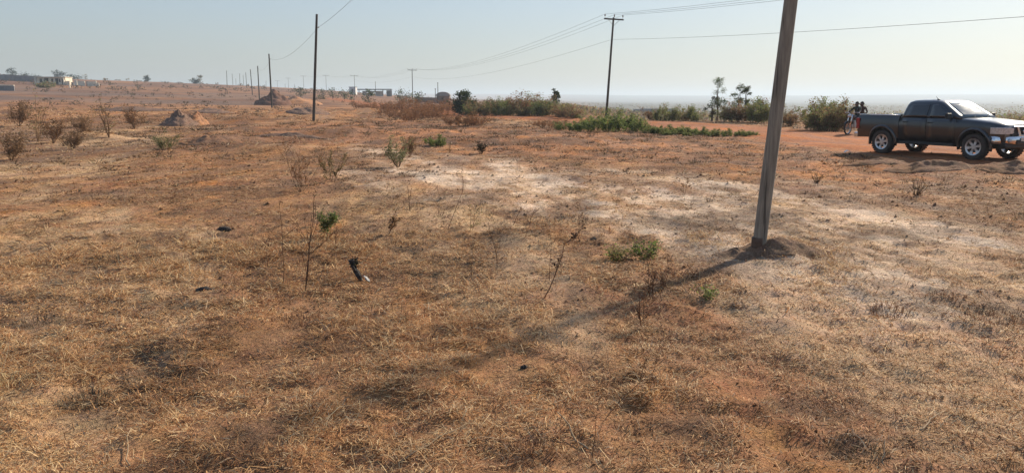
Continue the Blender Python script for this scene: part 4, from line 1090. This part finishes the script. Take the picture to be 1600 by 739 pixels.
block_house(1028, 330, 13.5, 8, 3.0, "long low grey flat-roofed building on the plain", M_CONC, M_CONC, -.1, [(1.5, 1.2, 1, 2.1), (4.5, 1.2, 1, 2.1), (7.5, 1.1, 0, 2.2), (10.2, 1.2, 1, 2.1)])
block_house(998, 345, 4.5, 6, 2.6, "small grey annexe left of the long low building", M_CONC, M_CONC, -.1, [(1.6, 1.0, 0, 2.0)])
long_wall(648, 682, 240, 1.9, "low brown block wall between the crossarm pole and the hut", M_MUD)
def hut():
    c = on(693, 245); t = empty("hut", c - Vector((0, 0, .2)), 0.0); tag(t, "small hut with a rounded roof standing on the skyline", "hut")
    W, D, h = 4.0, 3.6, 2.5
    b = MB(); wall_with_openings(b, W, h, .22, [(1.5, .9, 0, 2.0)], -W / 2, -D / 2); b.build("wall", M_MUD, t)
    b = MB(); b.box((0, D / 2, h / 2), (W, .22, h)); b.build("wall", M_MUD, t)
    for s in (-1, 1):
        b = MB(); b.box((s * (W / 2 - .11), 0, h / 2), (.22, D - .23, h)); b.build("wall", M_MUD, t)
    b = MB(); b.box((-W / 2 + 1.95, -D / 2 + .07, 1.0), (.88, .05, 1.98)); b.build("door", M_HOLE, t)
    b = MB(); rings = []
    for i in range(2):
        y = (-D / 2 - .25, D / 2 + .25)[i]
        rings.append([Vector((math.cos(math.pi * k_ / 10) * (W / 2 + .2), y, h + math.sin(math.pi * k_ / 10) * 1.25)) for k_ in range(11)])
    b.loft(rings); b.build("roof", M_CONC, t)
hut()
for (px, hh, lab) in [(680.5, 4.4, "short thin upright post left of the rounded hut"), (684.5, 6.2, "taller thin post touching the rounded hut")]:
    t = empty("thin_post", on(px, 243)); tag(t, lab, "post"); shaft(hh, .12, .09, (0, 0), 6, 0, .004, 4, .3).build("shaft", M_POLED, t, True)
    b = MB(); b.box((0, 0, hh), (.34, .34, .16)); b.build("cap", M_POLED, t)

# ------------------------------------------------------------------ black pickup
def mat_paint():
    m, n, l, b = new_mat("dusty_black_paint")
    tc = n.new("ShaderNodeTexCoord"); no = n.new("ShaderNodeTexNoise"); no.inputs['Scale'].default_value = 3.5; no.inputs['Detail'].default_value = 6
    l.new(tc.outputs['Object'], no.inputs['Vector'])
    sp = n.new("ShaderNodeSeparateXYZ"); l.new(tc.outputs['Object'], sp.inputs[0])
    lowz = n.new("ShaderNodeMapRange"); lowz.inputs[1].default_value = 1.0; lowz.inputs[2].default_value = .45; l.new(sp.outputs[2], lowz.inputs[0])
    mu = n.new("ShaderNodeMath"); mu.operation = 'MULTIPLY'; l.new(lowz.outputs[0], mu.inputs[0]); l.new(no.outputs[0], mu.inputs[1])
    mx = n.new("ShaderNodeMix"); mx.data_type = 'RGBA'; mx.inputs[6].default_value = (.005, .006, .011, 1); mx.inputs[7].default_value = (.10, .06, .04, 1)
    sc_ = n.new("ShaderNodeMath"); sc_.operation = 'MULTIPLY'; sc_.inputs[1].default_value = .22; l.new(mu.outputs[0], sc_.inputs[0]); l.new(sc_.outputs[0], mx.inputs[0])
    l.new(mx.outputs[2], b.inputs['Base Color']); b.inputs['Roughness'].default_value = .28; b.inputs['Metallic'].default_value = 0
    b.inputs['Coat Weight'].default_value = .8; b.inputs['Coat Roughness'].default_value = .16
    return m
M_PAINT = mat_paint()
M_TRIM = mat_plain("black_plastic_trim", (.022, .022, .024), .6, var=.3, scale=12)
M_RUBBER = mat_plain("dusty_tyre_rubber", (.030, .027, .025), .9, var=.4, scale=14, col2=(.06, .042, .032))
M_ALLOY = mat_plain("alloy_wheel", (.52, .52, .53), .35, .85, var=.2, scale=10)
M_CHROME = mat_plain("chrome", (.72, .72, .73), .16, .95, var=.1, scale=8)
M_LAMP = mat_plain("headlamp_lens", (.55, .55, .55), .12, .3, var=.3, scale=18, coat=1.0)
M_RED = mat_plain("tail_lamp_red", (.30, .012, .02), .2, var=.2, scale=10, coat=.6)
M_SCREEN = mat_glass("windscreen_glass", (.045, .075, .085), .05)
M_TINT = mat_glass("tinted_side_glass", (.012, .014, .018), .06)
M_BEDIN = mat_plain("bed_liner", (.02, .02, .021), .8, var=.3, scale=10)
M_PLATE = mat_plain("number_plate", (.60, .58, .50), .5, var=.1)

def side_y(z):
    return float(np.interp(z, [.40, .55, .72, .95, 1.10, 1.22], [.845, .885, .915, .925, .905, .885]))
def glass_y(z):
    return float(np.interp(z, [1.18, 1.45, 1.66, 1.76], [.875, .79, .715, .66]))

def boolean_cut(o, cutters):
    for c in cutters:
        m = o.modifiers.new("cut", 'BOOLEAN'); m.operation = 'DIFFERENCE'; m.object = c; m.solver = 'EXACT'
    dg = bpy.context.evaluated_depsgraph_get()
    me_ = bpy.data.meshes.new_from_object(o.evaluated_get(dg)); o.modifiers.clear(); o.data = me_

def pickup(loc, yaw, label):
    t = empty("pickup_truck", loc, yaw); tag(t, label, "pickup truck")
    FX, RX, WR = 1.60, -1.60, .385
    # --- front clip, cab base: lofted sections along x
    def section(x, zt, wsc, zb=.46, crown=.03):
        ring = []
        zs = [zb, .55, .72, .95, 1.06]
        zs = [z for z in zs if z < zt - .06]
        L_ = [(side_y(z) * wsc, z) for z in zs] + [(side_y(zt - .05) * wsc - .01, zt - .05), (side_y(zt - .05) * wsc - .06, zt - .008)]
        while len(L_) < 7: L_.insert(-2, ((L_[-3][0] + L_[-2][0]) / 2, (L_[-3][1] + L_[-2][1]) / 2))
        top = [(.55 * wsc, zt + crown * .6), (.2 * wsc, zt + crown)]
        P = L_ + top
        return [Vector((x, -y, z)) for (y, z) in P] + [Vector((x, y, z)) for (y, z) in reversed(P)]
    b = MB()
    b.loft([section(x, zt, w, zb) for (x, zt, w, zb) in [(.98, 1.205, 1.0, .46), (1.2, 1.195, 1.0, .46), (1.6, 1.165, .998, .46), (2.0, 1.125, .985, .48), (2.22, 1.085, .96, .50), (2.36, 1.03, .92, .52), (2.43, .95, .87, .55)]])
    front = b.build("front_body", M_PAINT, t, True)
    b = MB(); b.loft([section(x, zt, 1.0, .44, .0) for (x, zt) in [(-.985, 1.215), (0, 1.21), (.975, 1.205)]]); cab = b.build("cab_base", M_PAINT, t, True)
    # --- load bed: two outer walls, floor, front wall, tailgate
    beds = []
    for s in (-1, 1):
        rings = []
        for x in (-2.62, -2.3, -1.6, -1.0):
            zz = [.52, .72, .95, 1.10, 1.21]
            w = .97 if x < -2.5 else 1.0
            outer = [Vector((x, s * side_y(z) * w, z)) for z in zz] + [Vector((x, s * (side_y(1.22) * w - .02), 1.245))]
            inner = [Vector((x, s * (side_y(1.1) * w - .10), 1.24)), Vector((x, s * (side_y(1.1) * w - .11), .56))]
            rings.append(outer + inner)
        b = MB(); b.loft(rings); beds.append(b.build("bed_side", M_PAINT, t, True))
    b = MB(); b.box((-1.81, 0, .70), (1.60, 1.56, .06)); b.build("bed_floor", M_BEDIN, t)
    b = MB(); b.box((-1.05, 0, .96), (.06, 1.57, .50)); b.build("bed_front_wall", M_BEDIN, t)
    b = MB(); b.box((-2.60, 0, .95), (.07, 1.56, .55)); b.build("tailgate", M_PAINT, t, bevel=.015)
    b = MB(); b.box((-2.645, 0, 1.05), (.02, .26, .07)); b.build("tailgate_handle", M_TRIM, t)
    for s in (-1, 1):
        b = MB(); b.tube([(-2.6, s * .835, 1.262), (-1.02, s * .835, 1.262)], .022, 6); b.build("bed_rail", M_CHROME, t, True)
    # wheel arches cut through
    cut = []
    for x in (FX, RX):
        for s in (-1, 1):
            b = MB(); b.lathe([(0, s * .52), (.475, s * .52), (.475, s * 1.2), (0, s * 1.2)], 36, 'y', (x, 0, WR + .02), closed=True)
            c = b.build("cutter", M_TRIM, t); cut.append(c)
    bpy.context.view_layer.update()
    boolean_cut(front, cut[:2]); boolean_cut(beds[0], cut[2:3]); boolean_cut(beds[1], cut[3:4])
    for c in cut:
        me_ = c.data; bpy.data.objects.remove(c); bpy.data.meshes.remove(me_)
    for o in [front] + beds:
        o.data.shade_smooth() if False else None
        e = o.modifiers.new("edge", 'EDGE_SPLIT'); e.split_angle = R(38)
    # inner wheel housings
    for x in (FX, RX):
        for s in (-1, 1):
            b = MB(); rings = []
            for y in (.50, .84):
                rings.append([Vector((x + .485 * math.cos(a), s * y, WR + .02 + .485 * math.sin(a))) for a in np.linspace(R(-5), R(185), 17)])
            b.loft(rings, False); b.build("wheel_housing", M_TRIM, t, True)
            # fender flare
            b = MB(); rings = []
            for k_, a in enumerate(np.linspace(R(-14), R(194), 25)):
                ca, sa = math.cos(a), math.sin(a); y = side_y(min(1.15, max(.45, WR + .5 * sa)))
                rings.append([Vector((x + r_ * ca, s * (y + dy), WR + .02 + r_ * sa)) for (r_, dy) in ((.462, -.03), (.462, .045), (.50, .055), (.545, .02), (.545, -.03))])
            b.loft(rings); b.build("fender_flare", M_PAINT, t, True)
    # --- greenhouse
    def plan(z, x0, x1, hw, rc):
        P = []
        for (cx_, cy_, a0) in ((x1 - rc, -hw + rc, -90), (x1 - rc, hw - rc, 0), (x0 + rc, hw - rc, 90), (x0 + rc, -hw + rc, 180)):
            for k_ in range(4):
                a = R(a0 + 30 * k_); P.append(Vector((cx_ + rc * math.cos(a), cy_ + rc * math.sin(a), z)))
        return P
    lev = [(1.18, -.985, 1.16, .878, .10), (1.30, -.965, .98, .838, .11), (1.45, -.94, .745, .79, .12), (1.60, -.905, .50, .737, .13), (1.68, -.87, .37, .70, .15), (1.735, -.78, .22, .63, .2), (1.76, -.6, .05, .48, .24), (1.768, -.4, -.15, .25, .2)]
    b = MB(); b.loft([plan(*q) for q in lev]); b.build("cab_roof", M_PAINT, t, True)
    def x_front(z): return float(np.interp(z, [q[0] for q in lev], [q[2] for q in lev]))
    def x_back(z): return float(np.interp(z, [q[0] for q in lev], [q[1] for q in lev]))
    # windscreen, follows the raked front
    b = MB(); rows = []
    for z in np.linspace(1.225, 1.655, 7):
        hw = glass_y(z) - .10
        rows.append([Vector((x_front(z) + .022 - .10 * (y_ ** 2), y_ * hw, z + .006)) for y_ in np.linspace(-1, 1, 9)])
    V = [p_ for r_ in rows for p_ in r_]; F = [(i * 9 + j, i * 9 + j + 1, i * 9 + 10 + j, i * 9 + 9 + j) for i in range(6) for j in range(8)]
    b.add(V, F); ws = b.build("windscreen", M_SCREEN, t, True); sm = ws.modifiers.new("thick", 'SOLIDIFY'); sm.thickness = .05; sm.offset = 0
    for s in (-1, 1):
        b = MB(); b.tube([(1.17, s * (.30 * s * s) - .05, 1.235), (.96, s * .30 + .34, 1.33)], .008, 4); b.build("wiper", M_TRIM, ws)
    # side windows and doors as panels that follow the side
    def panel(name, xl, xr, z0, z1, s, off, m, th=.014, parent=None, fn=side_y, n_=6, smooth=True):
        b = MB(); rows = []
        for i in range(n_ + 1):
            z = z0 + (z1 - z0) * i / n_; a, c = xl(z), xr(z)
            rows.append([Vector((a + (c - a) * j / 4, s * (fn(z) + off), z)) for j in range(5)])
        V = [p_ for r_ in rows for p_ in r_]; F = [(i * 5 + j, i * 5 + j + 1, i * 5 + 6 + j, i * 5 + 5 + j) for i in range(n_) for j in range(4)]
        b.add(V, F); o = b.build(name, m, parent or t, smooth); sm = o.modifiers.new("thick", 'SOLIDIFY'); sm.thickness = th; sm.offset = 0; return o
    for s in (-1, 1):
        dr = panel("front_door", lambda z: .02, lambda z: .96 + (0 if z > .62 else (z - .62) * .3), .50, 1.19, s, .012, M_PAINT)
        dq = panel("rear_door", lambda z: -.86 if z > .85 else -.86 + (.85 - z) * .45, lambda z: -.01, .50, 1.19, s, .012, M_PAINT)
        panel("window", lambda z: .06, lambda z: x_front(z) - .20 - (z - 1.22) * .05, 1.225, 1.615, s, .012, M_TINT, .012, dr, glass_y)
        panel("window", lambda z: x_back(z) + .17, lambda z: -.05, 1.225, 1.615, s, .012, M_TINT, .012, dq, glass_y)
        for (d_, xx) in ((dr, .14), (dq, -.74)):
            b = MB(); b.box((xx, s * (side_y(1.06) + .035), 1.06), (.16, .03, .035)); b.build("handle", M_TRIM, d_, bevel=.008)
        b = MB(); b.box((.80, s * 1.02, 1.27), (.09, .20, .17)); b.box((.82, s * .90, 1.22), (.06, .12, .05)); b.build("mirror", M_TRIM, t, bevel=.02)
        b = MB(); b.box((0, s * .84, .41), (1.9, .12, .08)); b.build("side_step", M_TRIM, t, bevel=.015)
        # lamps
        b = MB(); b.loft([[Vector((x, s * y, z)) for (y, z) in ((y0_, .78), (y1_, .80), (y1_, .955), (y0_, .975))] for (x, y0_, y1_) in ((2.08, .930, .80), (2.24, .915, .62), (2.37, .875, .50), (2.46, .80, .47), (2.485, .70, .47))]); b.build("headlight", M_LAMP, t, bevel=.01)
        b = MB(); b.box((-2.60, s * .875, .97), (.13, .10, .36)); b.build("tail_light", M_RED, t, bevel=.015)
        b = MB(); b.lathe([(0, 2.515), (.055, 2.515), (.062, 2.47), (0, 2.46)], 14, 'x', (0, s * .62, .60), closed=False); b.build("fog_lamp", M_LAMP, t, True)
    b = MB(); b.loft([plan(z, x_back(z) - .012, x_back(z) + .2, glass_y(z) - .12, .05) for z in np.linspace(1.27, 1.58, 4)]); b.build("rear_window", M_TINT, t, True)
    # front face: grille with thick angled bars, bumper, plate, emblem
    b = MB(); b.box((2.43, 0, .86), (.08, 1.02, .26)); gr = b.build("grille", M_TRIM, t, bevel=.02)
    for s in (-1, 1):
        b = MB(); b.loft([[Vector((x, s * y, z)) for (x, y) in ((2.44, yy), (2.50, yy), (2.50, yy + .10), (2.44, yy + .10))] for (yy, z) in ((.13, .735), (.28, 1.0))]); b.build("grille_bar", M_CHROME, gr, bevel=.01)
    b = MB(); b.box((2.455, 0, .735), (.09, .50, .05)); b.build("grille_bar", M_CHROME, gr, bevel=.01)
    b = MB(); b.box((2.445, 0, 1.0), (.09, .96, .03)); b.build("grille_bar", M_CHROME, gr, bevel=.01)
    for z in (.80, .86, .92):
        b = MB(); b.box((2.478, 0, z), (.02, .9, .014)); b.build("slat", M_TRIM, gr)
    b = MB(); b.lathe([(.055, 2.49), (.078, 2.49), (.078, 2.515), (.055, 2.515)], 20, 'x', (0, 0, .865)); b.box((2.503, 0, .865), (.02, .21, .034)); b.build("emblem", M_CHROME, gr, True)
    b = MB(); rings = []
    for y in np.linspace(-.92, .92, 15):
        xx = 2.56 - .30 * abs(y / .92) ** 3.5; zb = .50
        rings.append([Vector((xx - .22, y, zb)), Vector((xx - .03, y, zb)), Vector((xx, y, zb + .05)), Vector((xx, y, .69)), Vector((xx - .04, y, .72)), Vector((xx - .22, y, .72))])
    b.loft(rings); bp = b.build("front_bumper", M_CHROME, t, True)
    b = MB(); b.box((2.54, 0, .565), (.06, .80, .12)); b.build("air_intake", M_TRIM, bp, bevel=.01)
    b = MB(); b.box((2.578, 0, .635), (.012, .50, .11)); b.build("number_plate", M_PLATE, bp)
    b = MB(); b.box((2.36, 0, .45), (.22, 1.5, .12), None, 0, (1, 1.05)); b.build("skid_plate", M_TRIM, t, bevel=.02)
    b = MB(); b.box((-2.70, 0, .58), (.16, 1.74, .17)); b.build("rear_bumper", M_CHROME, t, bevel=.03)
    b = MB(); b.box((-.1, 0, .43), (4.6, 1.15, .18)); b.build("chassis", M_TRIM, t, bevel=.02)
    for x in (FX, RX):
        b = MB(); b.tube([(x, -.75, WR), (x, .75, WR)], .06, 8); b.build("axle", M_TRIM, t, True)
    b = MB(); b.tube([(.05, -.5, 1.735), (-.05, -.5, 1.86)], [.012, .004], 5); b.tube([(.07, -.5, 1.73), (.02, -.5, 1.765)], .035, 8); b.build("aerial", M_TRIM, t, True)
    # wheels
    first = None
    for x in (FX, RX):
        for s in (-1, 1):
            b = MB(); b.lathe([(0, -.05), (.17, -.05), (.17, .03), (0, .03)], 18, 'y', (0, 0, 0), closed=False)
            w = b.build("wheel", M_TRIM, t, True, (x, s * .80, WR), (0, 0, 0 if s < 0 else math.pi))
            if first is None:
                prof = [(.245, -.115), (.31, -.135), (.355, -.128), (.38, -.10), (.385, -.05), (.385, .05), (.38, .10), (.355, .128), (.31, .135), (.245, .115)]
                b = MB(); b.lathe(prof, 40, 'y')
                for k_ in range(30):
                    a = 6.2832 * k_ / 30
                    for sy in (-.07, .07): b.box((.386 * math.cos(a), sy, .386 * math.sin(a)), (.018, .085, .045), (0, -a, .25 if sy > 0 else -.25))
                ty = b.mesh("tyre", M_RUBBER, False)
                b = MB(); b.lathe([(.205, -.105), (.25, -.118), (.252, .09), (.235, .09), (.225, -.09), (.205, -.09)], 32, 'y')
                b.lathe([(0, -.098), (.06, -.098), (.07, -.08), (.07, -.055), (0, -.055)], 16, 'y', closed=False)
                for k_ in range(6):
                    a = 6.2832 * k_ / 6 + .2
                    ring = lambda r_, wd, y0_, y1_: [Vector((r_ * math.cos(a) + q_ * wd * -math.sin(a), y_, r_ * math.sin(a) + q_ * wd * math.cos(a))) for (q_, y_) in ((-1, y0_), (1, y0_), (1, y1_), (-1, y1_))]
                    b.loft([ring(.05, .030, -.094, -.06), ring(.14, .036, -.090, -.06), ring(.215, .045, -.100, -.07)])
                ri = b.mesh("rim", M_ALLOY, False); first = (ty, ri)
            link("tyre", first[0], w); link("rim", first[1], w)
    return t
fr = on(1520, 21.6); re_ = on(1377, 24.3)
mid = (fr + re_) / 2
fwd = Vector((fr.x - re_.x, fr.y - re_.y, 0)).normalized()
ytruck = math.atan2(fwd.y, fwd.x)
# the marked wheels are the near (right hand) ones: move to the centre line
right = Vector((fwd.y, -fwd.x, 0))
tc_ = mid - right * .80
zs = [H1(tc_.x + fwd.x * a + right.x * s, tc_.y + fwd.y * a + right.y * s) for a in (-1.6, 1.6) for s in (-.8, .8)]
truck = pickup(Vector((tc_.x, tc_.y, sum(zs) / 4 + .035)), ytruck, "black pickup truck with bright bonnet parked on the red dirt road")
truck.scale = (.93, .93, .93)

# ------------------------------------------------------------------ motorcycle and its two riders
M_MRED = mat_plain("motorcycle_tank_paint", (.06, .02, .02), .3, var=.2, scale=8, coat=.6)
def motorcycle(loc, yaw):
    t = empty("motorcycle", loc, yaw); tag(t, "small motorcycle carrying two riders behind the pickup's tail", "motorcycle")
    for x in (.64, -.62):
        b = MB(); b.tube([(x, -.09, .30), (x, .09, .30)], .03, 8); w = b.build("wheel", M_STEEL, t, True)
        b = MB(); b.lathe([(.25, -.03), (.28, -.045), (.305, -.02), (.305, .02), (.28, .045), (.25, .03)], 28, 'y', (x, 0, .30)); b.build("tyre", M_RUBBER, w, True)
        b = MB(); b.lathe([(.235, -.02), (.255, -.026), (.255, .026), (.235, .02)], 28, 'y', (x, 0, .30))
        for k_ in range(14):
            a = 6.2832 * k_ / 14; b.tube([(x + .03 * math.cos(a), .02 * (-1) ** k_, .30 + .03 * math.sin(a)), (x + .24 * math.cos(a + .2), 0, .30 + .24 * math.sin(a + .2))], .004, 3)
        b.build("rim", M_ALLOY, w)
        b = MB(); rings = []
        for a in np.linspace(R(35), R(165) if x < 0 else R(150), 10):
            rings.append([Vector((x + r_ * math.cos(a), y_, .30 + r_ * math.sin(a))) for (r_, y_) in ((.335, -.065), (.35, 0), (.335, .065), (.325, 0))])
        b.loft(rings); b.build("mudguard", M_TRIM, t, True)
    for s in (-1, 1):
        b = MB(); b.tube([(.64, s * .085, .30), (.47, s * .085, .80), (.43, s * .085, .95)], [.022, .026, .022], 8); b.build("fork", M_CHROME, t, True)
        b = MB(); b.tube([(-.62, s * .12, .30), (-.45, s * .13, .66)], .03, 8); b.build("shock_absorber", M_CHROME, t, True)
        b = MB(); b.tube([(.40, s * .05, .98), (.40, s * .2, 1.04), (.33, s * .36, 1.02)], .013, 6); b.tube([(.36, s * .28, 1.03), (.325, s * .37, 1.02)], .02, 6); b.build("handlebar", M_CHROME, t, True)
        b = MB(); b.tube([(.38, s * .24, 1.04), (.40, s * .30, 1.18)], .006, 4); b.lathe([(0, .385), (.05, .385), (.055, .40), (.0, .415)], 12, 'x', (0, s * .31, 1.20), closed=False); b.build("mirror", M_TRIM, t, True)
    b = MB(); b.lathe([(0, .60), (.07, .595), (.085, .57), (.075, .48), (0, .45)], 18, 'x', (0, 0, .88), closed=False); b.build("headlamp", M_LAMP, t, True)
    b = MB(); rings = []
    for (x, w_, z0, z1) in ((.40, .05, .76, .86), (.32, .11, .72, .92), (.12, .13, .70, .93), (-.04, .09, .70, .84), (-.08, .05, .72, .80)):
        rings.append([Vector((x, w_ * math.cos(a), (z0 + z1) / 2 + (z1 - z0) / 2 * math.sin(a))) for a in np.linspace(0, 6.2832, 12, endpoint=False)])
    b.loft(rings); b.build("fuel_tank", M_MRED, t, True)
    b = MB(); b.loft([[Vector((x, y_, z)) for (y_, z) in ((-w_, z0), (w_, z0), (w_ * .9, z0 + .09), (-w_ * .9, z0 + .09))] for (x, w_, z0) in ((-.03, .10, .72), (-.25, .13, .70), (-.55, .12, .73), (-.80, .08, .77))]); b.build("seat", M_TRIM, t, bevel=.03)
    b = MB(); b.tube([(.42, 0, .88), (.25, 0, .52), (-.05, 0, .36), (-.25, 0, .45), (-.3, 0, .70)], .025, 7); b.tube([(.42, 0, .88), (.1, 0, .70), (-.3, 0, .70), (-.85, 0, .75)], .022, 7); b.tube([(-.1, -.06, .36), (-.62, -.08, .30)], .02, 6); b.tube([(-.1, .06, .36), (-.62, .08, .30)], .02, 6); b.build("frame", M_TRIM, t, True)
    b = MB(); b.box((.06, 0, .42), (.34, .24, .22)); b.box((.15, 0, .58), (.16, .17, .18), (0, .25, 0)); b.build("engine", M_ALLOY, t, bevel=.03)
    b = MB(); b.tube([(.2, -.10, .55), (.27, -.13, .36), (0, -.15, .27), (-.4, -.16, .32), (-.8, -.16, .38)], [.02, .02, .022, .04, .04], 8); b.build("exhaust", M_CHROME, t, True)
    b = MB(); b.tube([(-.55, -.12, .82), (-.9, -.10, .85), (-.9, .10, .85), (-.55, .12, .82)], .012, 5); b.build("luggage_rail", M_CHROME, t, True)
    b = MB(); b.box((-.93, 0, .72), (.05, .12, .08)); b.build("tail_lamp", M_RED, t, bevel=.01)
    b = MB(); b.tube([(0, -.25, .30), (0, .25, .30)], .014, 6); b.build("foot_peg", M_STEEL, t, True)
    return t
M_SKIN = mat_plain("brown_skin", (.075, .040, .026), .55, var=.2, scale=20)
M_HAIR = mat_plain("black_hair", (.008, .007, .007), .8, var=.3, scale=60)
M_EYE = mat_plain("eye_white", (.5, .48, .45), .3, var=.05)
M_TROU = mat_plain("dark_trousers", (.022, .024, .034), .9, var=.3, scale=20)
def person(bike, dx, shirt, hands, label):
    t = empty("person", bike.matrix_basis @ Vector((dx, 0, 0)), bike.rotation_euler.z); tag(t, label, "person", None)
    t.scale = (.95, .95, .96)
    V = []; E = []; RAD = []
    def add(p, r, parent=None):
        V.append(Vector(p)); RAD.append(r)
        if parent is not None: E.append((parent, len(V) - 1))
        return len(V) - 1
    pel = add((-.13, 0, .88), (.14, .12)); ab = add((-.12, 0, 1.02), (.125, .10), pel); ch = add((-.08, 0, 1.20), (.155, .105), ab); sh = add((-.07, 0, 1.30), (.10, .08), ch)
    nk = add((-.055, 0, 1.38), (.052, .052), sh); hd = add((-.03, 0, 1.455), (.075, .085), nk); ht = add((-.025, 0, 1.53), (.070, .082), hd); add((-.03, 0, 1.58), (.04, .05), ht)
    add((.065, 0, 1.47), (.012, .018), hd)
    for s in (-1, 1):
        add((-.03, s * .092, 1.475), (.012, .02), hd)
        s1 = add((-.075, s * .17, 1.30), (.062, .062), sh)
        if hands == "bars": el, wr, hn = (.10, s * .27, 1.12), (.27, s * .31, 1.06), (.33, s * .315, 1.045)
        else: el, wr, hn = (-.10, s * .27, 1.08), (.10, s * .20, .99), (.17, s * .18, .985)
        e_ = add(el, (.045, .045), s1); w_ = add(wr, (.030, .030), e_); h_ = add(hn, (.035, .022), w_)
        d = (Vector(hn) - Vector(wr)).normalized()
        for k_, (off, ln) in enumerate(((-.028, .060), (-.010, .072), (.009, .068), (.027, .052))):
            f0 = add(Vector(hn) + d * .035 + Vector((0, off, .004)), (.009, .009), h_); f1 = add(V[f0] + d * ln * .5 + Vector((0, 0, -.012)), (.0085, .0085), f0); add(V[f1] + d * ln * .25 + Vector((0, 0, -.03)), (.008, .008), f1)
        th = add(Vector(hn) + Vector((0, -s * .035, -.005)), (.010, .010), h_); add(V[th] + d * .035 + Vector((0, -s * .008, -.02)), (.009, .009), th)
        hp = add((-.11, s * .10, .86), (.085, .085), pel); kn = add((.27, s * .21, .80), (.062, .062), hp); cf = add((.22, s * .215, .60), (.056, .056), kn); an = add((.12, s * .21, .40), (.038, .038), cf); add((.08, s * .21, .345), (.04, .03), an); add((.28, s * .22, .335), (.035, .022), an)
    me_ = bpy.data.meshes.new("body"); me_.from_pydata([tuple(v) for v in V], E, [])
    o = link("body", me_, t); o.modifiers.new("skin", 'SKIN'); ss = o.modifiers.new("sub", 'SUBSURF'); ss.levels = 1; ss.render_levels = 1
    for i, r in enumerate(RAD): me_.skin_vertices[0].data[i].radius = r
    me_.skin_vertices[0].data[0].use_root = True
    dg = bpy.context.evaluated_depsgraph_get(); nm = bpy.data.meshes.new_from_object(o.evaluated_get(dg)); o.modifiers.clear(); o.data = nm
    for m in (M_SKIN, shirt, M_TROU, M_TRIM): nm.materials.append(m)
    for f in nm.polygons:
        c = f.center; f.use_smooth = True
        arm = abs(c.y) > .155 and .93 < c.z < 1.24 and not (c.z < .97 and c.x < .0)
        if c.z > 1.365: f.material_index = 0
        elif c.z < .40: f.material_index = 3
        elif arm and ((c - Vector((-.075, math.copysign(.17, c.y), 1.30))).length > .20): f.material_index = 0
        elif c.z > .93: f.material_index = 1
        else: f.material_index = 2
    b = MB(); rings = []
    for (z, r) in ((1.475, .098), (1.53, .097), (1.575, .078), (1.605, .045), (1.615, .01)):
        rings.append([Vector((-.045 + math.cos(a) * r * 1.02 - (.0 if z > 1.5 else .012), math.sin(a) * r * .9, z + (.035 * max(0, math.cos(a)) if z < 1.5 else 0))) for a in np.linspace(0, 6.2832, 16, endpoint=False)])
    b.loft(rings); b.build("hair", M_HAIR, t, True)
    for s in (-1, 1):
        b = MB(); b.lathe([(0, .058), (.010, .056), (.013, .048), (0, .04)], 8, 'x', (0, s * .033, 1.495), closed=False); b.build("eye", M_EYE, t, True)
    return t
mpos = on(1327, 37.5)
head = Vector((-.80, -.60))
bike = motorcycle(mpos + Vector((-head.x * .45, -head.y * .45, 0)), math.atan2(head.y, head.x))
bike.location.z = (H1(bike.location.x + .64 * head.x, bike.location.y + .64 * head.y) + H1(bike.location.x - .62 * head.x, bike.location.y - .62 * head.y)) / 2 + .03
bpy.context.view_layer.update()
person(bike, .0, mat_plain("dark_green_shirt", (.018, .030, .022), .9, var=.3, scale=18), "bars", "person in a dark green shirt holding the motorcycle's handlebars")
person(bike, -.46, mat_plain("dark_brown_shirt", (.07, .035, .025), .9, var=.3, scale=18), "thighs", "passenger in a brown shirt seated at the back of the motorcycle")
